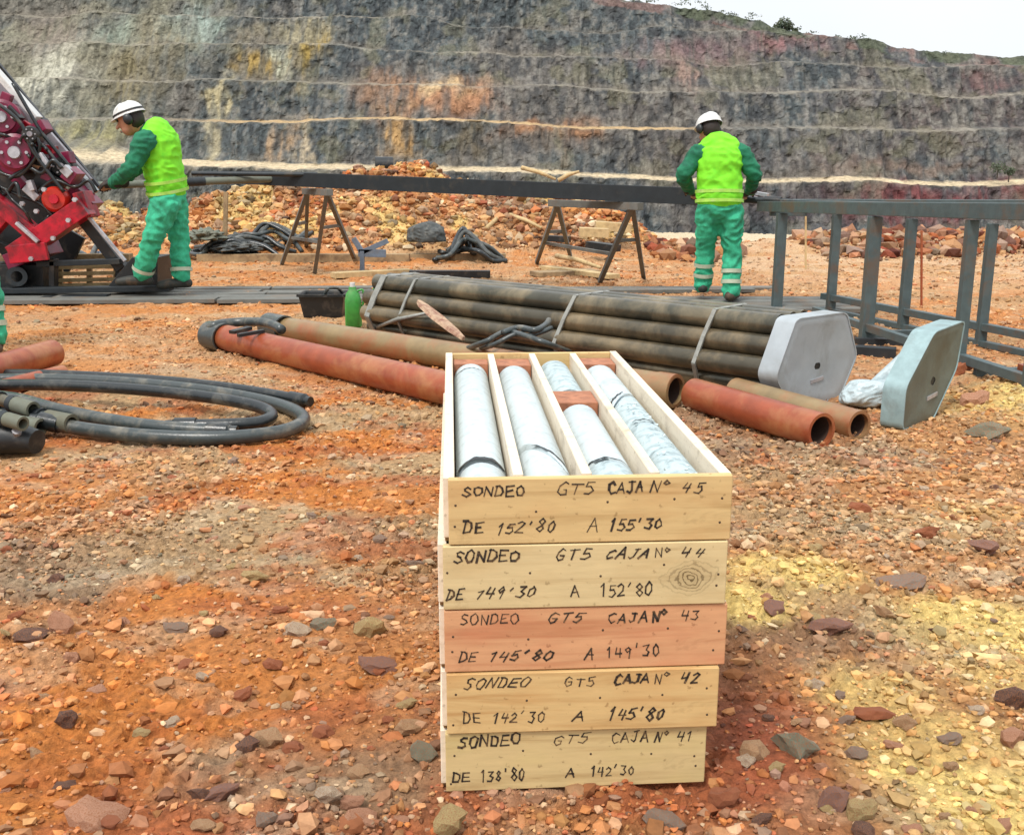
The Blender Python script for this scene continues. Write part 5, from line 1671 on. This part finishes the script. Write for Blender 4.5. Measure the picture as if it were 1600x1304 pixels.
# hydraulic hoses
for j, q in enumerate(([(-20, 150), (30, 190), (48, 230), (70, 262), (100, 300)], [(-20, 260), (20, 276), (44, 262), (62, 230), (48, 200)], [(60, 300), (84, 282), (118, 292), (138, 282), (150, 300)], [(0, 292), (30, 305), (62, 318), (88, 342)],
                       [(20, 130), (58, 196), (70, 214), (92, 240), (110, 262)])):
    MB().tube(smooth_pts([rp(a, b, -.33 + .03 * j) for a, b in q], 6), .017, 8).build('hydraulic_hose', M['rubber'], rig, smooth=True)
rg = random.Random(19)
for j in range(16):
    a_ = (rg.uniform(-20, 90), rg.uniform(140, 280)); a_ = (a_[0], max(a_[1], a_[0] * 1.22 + 150))
    b_ = (a_[0] + rg.uniform(10, 34), a_[1] + rg.uniform(-16, 26))
    rbar(rg.choice(['bracket', 'valve_block', 'cross_member']), a_, b_, rg.uniform(.05, .13), rg.uniform(.06, .16), M[rg.choice(['maroon', 'maroon', 'maroon', 'red', 'black', 'rail'])], rg.uniform(-.25, .2))
for j in range(7):
    x0, y0 = rg.uniform(-30, 70), rg.uniform(170, 300)
    pts_ = [(x0, y0)]
    for k in range(4):
        x0 += rg.uniform(6, 30); y0 += rg.uniform(-22, 34); pts_.append((min(x0, 140), max(y0, x0 * 1.22 + 145)))
    MB().tube(smooth_pts([rp(a, b, rg.uniform(-.38, -.22)) for a, b in pts_], 6), rg.uniform(.011, .018), 8).build('hydraulic_hose', M['rubber'], rig, smooth=True)
rbar('back_plate', (-60, 300), (120, 400), .40, .05, M['black'], .42)
for j, (px, py) in enumerate(((70, 296), (118, 312), (58, 330), (36, 318), (108, 344), (84, 372), (50, 404))):
    c = rp(px, py, -.37); MB().tube([c, c + Vector((0, -.03, 0))], .022, 6).build('bolt', M['chrome'], rig)
# red main frame
rbar('frame_beam', (-120, 216), (62, 372), .13, .14, M['red'], -.28)
rbar('frame_beam', (24, 398), (136, 322), .17, .20, M['red'], -.25)
rbar('frame_beam', (-60, 420), (20, 330), .07, .12, M['red'], -.2)
rbar('frame_beam', (20, 408), (84, 384), .14, .30, M['maroon'], -.1)
rbar('frame_gusset', (14, 398), (74, 392), .16, .04, M['red'], -.36)
rbar('frame_tie', (-100, 350), (24, 392), .08, .1, M['black'], 0)
rbar('frame_tie', (26, 348), (60, 378), .03, .05, M['chrome'], -.38)
rbar('side_panel', (-20, 330), (40, 400), .34, .05, M['black'], .25)
# leg and foot
rbar('support_leg', (128, 338), (192, 420), .10, .12, M['black'], -.1)
rbar('leg_rod', (136, 336), (196, 408), .03, .03, M['chrome'], -.22)
mb = MB(); a = [rp(168, 448, -.30), rp(246, 448, -.30), rp(246, 402, -.30), rp(206, 402, -.30)]; mb.prism(a, Vector((0, .42, 0))); mb.build('foot_plate', M['black'], rig, bevel=.006)
# skid base
base_z = float(hz(-4.5, 9.6))
rbar('skid_beam', (-160, 404), (205, 402), .075, .12, M['timber_old'], .55)
rbar('skid_beam', (-160, 456), (268, 450), .05, .14, M['steel_dark'], -.32)
rbar('skid_beam', (60, 412), (190, 408), .05, .10, M['steel_dark'], -.2)
rbar('skid_box', (-80, 432), (80, 434), .27, .34, M['black'], 0)
rbar('skid_post', (84, 404), (84, 452), .05, .10, M['black'], -.2)
rbar('skid_post', (186, 404), (186, 450), .04, .10, M['black'], .1)
MB().bar(rp(60, 466, -.45), rp(170, 462, -.45), .10, .03).build('skid_plate', M['steel_dark'], rig)
mb = MB(); mb.pipe(rp(26, 432, -.36), rp(26, 432, -.2), .09, .05, 20); mb.build('tow_ring', M['steel_dark'], rig, smooth=40)
# crate of pale boards under the mast
cr = empty('board_crate', rp(135, 448, .3), 'low crate of pale slats standing under the rig mast', 'crate')
for yy in (418, 428, 438, 446):
    rbar('slat', (90, yy), (186, yy - 2), .035, .03, M['timber_pale'], .15, par=cr, bevel=.002)
for xx in (94, 140, 182):
    rbar('batten', (xx, 412), (xx, 450), .05, .03, M['timber_old'], .19, par=cr, bevel=.002)
rbar('slat', (90, 449), (186, 447), .03, .5, M['timber_old'], .42, par=cr, bevel=.002)


# ------------------------------------------------------------------ people
def organic(name, shapes, vox, m, parent, smooth_it=4, fold=0.0, fs=14.0, label=None, cut=None):
    """union of tapered limbs and ellipsoids remeshed into one continuous surface"""
    mb = MB()
    for s in shapes:
        if s[0] == 'limb':
            _, pts, rad = s
            pts = [Vector(p) for p in pts]; pp = smooth_pts(pts, 4) if len(pts) > 2 else pts
            rr_ = []
            n = len(rad)
            for i in range(len(pp)):
                f = i / (len(pp) - 1) * (n - 1); k = min(int(f), n - 2); rr_.append(rad[k] * (1 - (f - k)) + rad[k + 1] * (f - k))
            mb.tube(pp, rr_, 14)
            mb.sphere(pp[0], rr_[0] * .99, 14, 8); mb.sphere(pp[-1], rr_[-1] * .99, 14, 8)
        else:
            _, c, r, Mx = s
            mb.sphere(c, r, 20, 12, Mx)
    me = mb.mesh(name)
    t = bpy.data.objects.new('tmp', me); COL.objects.link(t)
    md = t.modifiers.new('r', 'REMESH'); md.mode = 'VOXEL'; md.voxel_size = vox; md.use_smooth_shade = True
    sm = t.modifiers.new('s', 'SMOOTH'); sm.iterations = smooth_it; sm.factor = .6
    dg = bpy.context.evaluated_depsgraph_get()
    me2 = bpy.data.meshes.new_from_object(t.evaluated_get(dg)); me2.name = name
    bpy.data.objects.remove(t, do_unlink=True)
    if fold:
        bm = bmesh.new(); bm.from_mesh(me2); bm.normal_update()
        for v in bm.verts:
            q = v.co
            wq = q + Vector((mnoise.noise(q * 5), mnoise.noise(q * 5 + Vector((9, 0, 0))), mnoise.noise(q * 5 + Vector((0, 9, 0))))) * .06
            n = .5 - 2.2 * abs(mnoise.noise(Vector((wq.x * fs * .8, wq.y * fs * .8, wq.z * fs * 1.3)))) + .5 * mnoise.noise(q * fs * 2.3)
            v.co += v.normal * (n * fold)
        bm.to_mesh(me2); bm.free()
    if cut:
        bm = bmesh.new(); bm.from_mesh(me2)
        for co, no in cut:
            r_ = bmesh.ops.bisect_plane(bm, geom=bm.verts[:] + bm.edges[:] + bm.faces[:], plane_co=co, plane_no=no, clear_outer=True)
            ed = [g for g in r_['geom_cut'] if isinstance(g, bmesh.types.BMEdge)]
            try: bmesh.ops.holes_fill(bm, edges=ed)
            except Exception: pass
        bm.to_mesh(me2); bm.free()
    for p in me2.polygons: p.use_smooth = True
    me2.materials.append(m)
    o = bpy.data.objects.new(name, me2); COL.objects.link(o)
    if parent:
        me2.transform(Matrix.Translation(-parent.location)); o.parent = parent
    if label: o['label'] = label
    return o


def basis(fwd, up):
    fwd = Vector(fwd).normalized(); up = Vector(up); up = (up - fwd * up.dot(fwd)).normalized()
    s = fwd.cross(up)
    return Matrix((s, fwd, up)).transposed()               # x = right, y = forward, z = up


def hand_shapes(w, dirn, palm_n, s=1.0, side=1, curl=.7):
    """palm, four fingers and a thumb starting at wrist w, pointing along dirn; fingers curl towards palm_n"""
    d = Vector(dirn).normalized(); n = Vector(palm_n); n = (n - d * n.dot(d)).normalized(); a = d.cross(n) * side
    sh = [('limb', [w, w + d * .045 * s, w + d * .085 * s], [.026 * s, .034 * s, .032 * s])]
    for k, L in enumerate((.068, .078, .072, .056)):
        o = w + d * .085 * s + a * (.030 - .020 * k) * s
        p1 = o + (d * math.cos(curl * .5) + n * math.sin(curl * .5)) * L * .45 * s
        p2 = p1 + (d * math.cos(curl * 1.3) + n * math.sin(curl * 1.3)) * L * .33 * s
        p3 = p2 + (d * math.cos(curl * 2) + n * math.sin(curl * 2)) * L * .25 * s
        sh.append(('limb', [o - d * .02 * s, o, p1, p2, p3], [.0105 * s, .0105 * s, .0095 * s, .0085 * s, .0075 * s]))
    t0 = w + d * .025 * s + a * .026 * s
    t1 = t0 + (d * .6 + a * .7 + n * .3).normalized() * .04 * s; t2 = t1 + (d * .8 + a * .1 + n * .6).normalized() * .032 * s
    sh.append(('limb', [t0, t1, t2], [.013 * s, .011 * s, .009 * s]))
    return sh


def worker(label, root, J, look, lean_up, chest_f, sc_=1.0, band=True):
    """J: joints in world space"""
    e = empty('person', root, label, 'person')
    hd = J['head']; nk = J['neck']
    Fh = basis(look, lean_up)
    pel, chest = J['pelvis'], J['chest']
    side = (J['shR'] - J['shL']).normalized()
    spine = (chest - pel).normalized()
    Fc = Matrix((side, spine.cross(side) * -1, spine)).transposed()
    s = sc_
    # continuous body under the clothes
    body = [('limb', [nk - spine * .06, nk, hd - Fh @ Vector((0, .02, .04)) * 1], [.062 * s, .056 * s, .058 * s]),
            ('ell', hd, (.076 * s, .095 * s, .115 * s), Fh), ('ell', hd + Fh @ Vector((0, .035, -.06)) * s, (.055 * s, .06 * s, .06 * s), Fh),
            ('limb', [hd + Fh @ Vector((0, .095, -.005)) * s, hd + Fh @ Vector((0, .118, -.03)) * s], [.010 * s, .015 * s]),
            ('ell', hd + Fh @ Vector((.078, -.005, -.02)) * s, (.012 * s, .02 * s, .032 * s), Fh), ('ell', hd + Fh @ Vector((-.078, -.005, -.02)) * s, (.012 * s, .02 * s, .032 * s), Fh),
            ('ell', (pel + chest) / 2, (.135 * s, .09 * s, .27 * s), Fc), ('ell', chest, (.155 * s, .10 * s, .17 * s), Fc), ('ell', pel, (.14 * s, .10 * s, .12 * s), Fc)]
    for k in 'LR':
        sh, el, wr = J['sh' + k], J['el' + k], J['wr' + k]
        body.append(('limb', [chest + spine * .10 * s, sh, el, wr], [.06 * s, .05 * s, .036 * s, .024 * s]))
        hp, kn, an = J['hip' + k], J['kn' + k], J['an' + k]
        body.append(('limb', [pel, hp, kn, an], [.09 * s, .078 * s, .05 * s, .034 * s]))
        body += hand_shapes(wr, J['hd' + k] - wr, J['palm'], s, 1 if k == 'L' else -1)
    organic('body', body, .009, M['skin'], e, 2)
    # face details
    for k in (-1, 1):
        MB().sphere(hd + Fh @ Vector((k * .030, .088, .012)) * s, .010 * s, 10, 6).build('eye', M['black'], e, smooth=True)
    mb = MB(); mb.tube([hd + Fh @ Vector((-.022, .100, -.068)) * s, hd + Fh @ Vector((0, .105, -.070)) * s, hd + Fh @ Vector((.022, .100, -.068)) * s], .005, 6); mb.build('mouth', worn('lips', lin(150, 84, 76), rough=.6), e, smooth=True)
    organic('hair', [('ell', hd + Fh @ Vector((0, -.025, -.005)) * s, (.082 * s, .086 * s, .098 * s), Fh)], .010, M['hair'], e, 2, .003, 60)
    # trousers
    tr = [('ell', pel, (.185 * s, .135 * s, .13 * s), Fc), ('ell', pel + spine * .07, (.165 * s, .12 * s, .10 * s), Fc)]
    for k in 'LR':
        hp, kn, an = J['hip' + k], J['kn' + k], J['an' + k]
        tr.append(('limb', [pel * .3 + hp * .7, hp, hp.lerp(kn, .5), kn, kn.lerp(an, .5), an + (kn - an).normalized() * .02], [.115 * s, .118 * s, .100 * s, .082 * s, .080 * s, .078 * s]))
    organic('trousers', tr, .011, M['trousers'], e, 3, .016, 10)
    # jacket
    jk = [('ell', pel.lerp(chest, .45), (.155 * s, .105 * s, .26 * s), Fc), ('ell', chest, (.170 * s, .105 * s, .18 * s), Fc), ('limb', [chest + spine * .10, nk], [.075 * s, .070 * s])]
    for k in 'LR':
        sh, el, wr = J['sh' + k], J['el' + k], J['wr' + k]
        jk.append(('limb', [chest.lerp(sh, .45) + spine * .03 * s, sh, sh.lerp(el, .5), el, el.lerp(wr, .5), wr], [.09 * s, .088 * s, .074 * s, .066 * s, .056 * s, .046 * s]))
    organic('jacket', jk, .011, M['jacket'], e, 3, .012, 12)
    # vest
    vs = [('ell', pel.lerp(chest, .25), (.198 * s, .152 * s, .20 * s), Fc), ('ell', pel.lerp(chest, .6), (.196 * s, .150 * s, .24 * s), Fc), ('ell', chest + spine * .01, (.200 * s, .155 * s, .21 * s), Fc),
          ('limb', [chest + spine * .10 + side * .12 * s, chest + spine * .17 + side * .05 * s, chest + spine * .17 - side * .05 * s, chest + spine * .10 - side * .12 * s], [.082 * s, .085 * s, .085 * s, .082 * s])]
    organic('vest', vs, .011, M['vest'], e, 3, .012, 10, cut=[(pel - spine * .03, -spine)])
    mb = MB()                                           # reflective bands
    for f in (.12, .34):
        c = pel.lerp(chest, f); pts = []
        for i in range(30):
            a = 2 * math.pi * i / 30; pts.append(c + Fc @ Vector((math.cos(a) * .207 * s, math.sin(a) * .160 * s, 0)))
        mb = MB()
        for i in range(30):
            p, q = pts[i], pts[(i + 1) % 30]
            mb.add([p - spine * .014, q - spine * .014, q + spine * .014, p + spine * .014], [(0, 1, 2, 3)])
        mb.build('reflective_band', worn('vest_tape', lin(176, 230, 90), lin(200, 220, 150), .3, rough=.45), e, smooth=True)
    for k in 'LR':
        kn, an = J['kn' + k], J['an' + k]; d = (kn - an).normalized()
        for off in ((.10, .19) if not J.get('oneband') else (.055,)):
            mb = MB(); mb.tube([an + d * (off - .017), an + d * (off + .017)], .089 * s, 18, cap=False); mb.build('ankle_band', M['band'], e, smooth=True)
        toe = J['toe' + k]; fd = (toe - an); fd.z = 0; fd.normalize()
        g = Vector((an.x, an.y, J['floor' + k]))
        organic('boot', [('limb', [an + UP * .10, an, g + UP * .07], [.055, .055, .055]), ('limb', [g - fd * .05 + UP * .045, g + fd * .10 + UP * .045, g + fd * .20 + UP * .036], [.045, .047, .038])], .009, M['boot'], e, 2, cut=[(g + UP * .004, -UP)])
        organic('glove', hand_shapes(J['wr' + k], J['hd' + k] - J['wr' + k], J['palm'], s * 1.12, 1 if k == 'L' else -1) + [('limb', [J['wr' + k] - (J['hd' + k] - J['wr' + k]).normalized() * .06, J['wr' + k]], [.044 * s, .036 * s])], .007, M['glove'], e, 1)
    # helmet: shell, brim, ridge, dark band
    mb = MB(); vs = []; fs = []; n = 32; rings = 10; hc = hd + Fh @ Vector((0, -.008, .030)) * s
    for i in range(rings + 1):
        th = math.pi / 2 * i / rings
        for k in range(n):
            a = 2 * math.pi * k / n
            x = math.cos(a) * math.cos(th) * .102; y = math.sin(a) * math.cos(th) * .122; z = math.sin(th) * .100
            if abs(x) < .02 and th < 1.3: z += .006
            vs.append(hc + Fh @ Vector((x, y, z)) * s)
    for i in range(rings):
        for k in range(n): fs.append((i * n + k, i * n + (k + 1) % n, (i + 1) * n + (k + 1) % n, (i + 1) * n + k))
    mb.add(vs, fs); hl = mb.build('helmet', M['helmet'], e, smooth=True)
    vs = []; fs = []
    for i, (o_, dz) in enumerate(((1.0, .006), (1.0, 0), (1.05, -.008), (1.05, -.002))):
        for k in range(n):
            a = 2 * math.pi * k / n; b = 1 + (.20 if math.sin(a) > .3 else 0) * max(0, math.sin(a)) * (o_ > 1)
            vs.append(hc + Fh @ Vector((math.cos(a) * .102 * o_, math.sin(a) * .122 * o_ * b, dz)) * s)
    for i in range(4):
        for k in range(n): fs.append((i * n + k, i * n + (k + 1) % n, ((i + 1) % 4) * n + (k + 1) % n, ((i + 1) % 4) * n + k))
    MB().add(vs, fs).build('brim', M['helmet'], hl, smooth=40)
    mb = MB()
    pts = [hc + Fh @ Vector((math.cos(a) * .1035, math.sin(a) * .1235, .020)) * s for a in [2 * math.pi * k / 28 for k in range(28)]]
    for i in range(28):
        p, q = pts[i], pts[(i + 1) % 28]; u = Fh @ Vector((0, 0, .009)) * s
        mb.add([p - u, q - u, q + u * .6, p + u * .6], [(0, 1, 2, 3)])
    if band: mb.build('helmet_band', M['black'], hl, smooth=True)
    for k in (-1, 1):
        c = hd + Fh @ Vector((k * .098, -.005, -.015)) * s
        MB().sphere(c, (.026 * s, .036 * s, .044 * s), 14, 8, Fh).build('ear_muff', M['black'], e, smooth=True)
    return e


# worker bending over the rods at the left, seen from behind his left side
Y1 = 9.35
gl = float(hz(-3.1, 9.3)) + .07
q = lambda px, py, dy=0.0: P(px, py, Y1 + dy)
J = dict(head=q(203, 186, -.02), neck=q(224, 205, .02), pelvis=q(263, 306, .03), chest=q(251, 234, .02),
         shL=q(226, 222, -.19), shR=q(258, 214, .24), elL=q(205, 262, -.24), elR=q(214, 262, .25), wrL=q(178, 286, -.02), wrR=q(186, 286, .22),
         hdL=q(156, 289, .1), hdR=q(162, 288, .3), palm=Vector((-.3, .2, -1)),
         hipL=q(258, 322, -.10), hipR=q(270, 320, .13), knL=q(238, 372, -.16), knR=q(280, 376, .14), anL=q(222, 428, -.08), anR=q(284, 430, .10),
         toeL=q(205, 436, -.1), toeR=q(268, 438, .05))
J['floorL'] = J['floorR'] = q(284, 450, .10).z
J['floorL'] = q(222, 446, -.08).z
J['oneband'] = True
worker('bending worker in a yellow green vest beside the red rig at the left', Vector((q(255, 450).x, Y1, 0)), J, (-.95, -.10, -.35), (-.35, 0.02, .95), None, 1.12)

# worker with his back to the camera at the right trestle
Y2 = 8.95
q = lambda px, py, dy=0.0: P(px, py, Y2 + dy)
J = dict(head=q(1107, 201, .10), neck=q(1116, 222, .04), pelvis=q(1124, 322, -.03), chest=q(1124, 256, .0),
         shL=q(1092, 240, .02), shR=q(1157, 240, .02), elL=q(1067, 274, .0), elR=q(1179, 272, .0), wrL=q(1078, 298, .30), wrR=q(1172, 298, .28),
         hdL=q(1090, 304, .46), hdR=q(1160, 304, .42), palm=Vector((0, .2, -1)),
         hipL=q(1108, 334, .0), hipR=q(1141, 334, -.02), knL=q(1102, 388, .10), knR=q(1144, 394, .0), anL=q(1098, 446, .15), anR=q(1142, 458, -.05),
         toeL=q(1096, 446, .45), toeR=q(1152, 462, .18))
J['floorL'] = q(1098, 457, .15).z; J['floorR'] = q(1142, 470, -.05).z
worker('worker with his back turned, in a yellow green vest at the right trestle', Vector((q(1124, 470).x, Y2, 0)), J, (-.45, .85, -.35), (-.05, .3, .95), None, 1.0, False)

# third worker, of whom only a green trouser leg shows at the left edge
Y3 = 6.35
q = lambda px, py, dy=0.0: P(px, py, Y3 + dy)
J = dict(head=q(-150, 128, .10), neck=q(-145, 165, .02), pelvis=q(-86, 330, 0), chest=q(-128, 225, .0),
         shL=q(-190, 198, .0), shR=q(-90, 198, .0), elL=q(-206, 258, .05), elR=q(-78, 262, .15), wrL=q(-190, 300, .25), wrR=q(-96, 300, .35),
         hdL=q(-176, 306, .42), hdR=q(-106, 306, .5), palm=Vector((0, .2, -1)),
         hipL=q(-110, 350, 0), hipR=q(-62, 350, 0), knL=q(-110, 440, .06), knR=q(-22, 440, .02), anL=q(-112, 528, .02), anR=q(-10, 528, -.02),
         toeL=q(-114, 540, .25), toeR=q(-10, 540, .22))
J['floorL'] = J['floorR'] = float(hz(q(-20, 550).x, Y3)) + .004
J['anL'].z = J['floorL'] + .10; J['anR'].z = J['floorR'] + .10
worker('person in green trousers cut off by the left edge of the photo', Vector((q(-60, 550).x, Y3, 0)), J, (.2, .95, -.2), (0, .2, 1), None, 1.0)
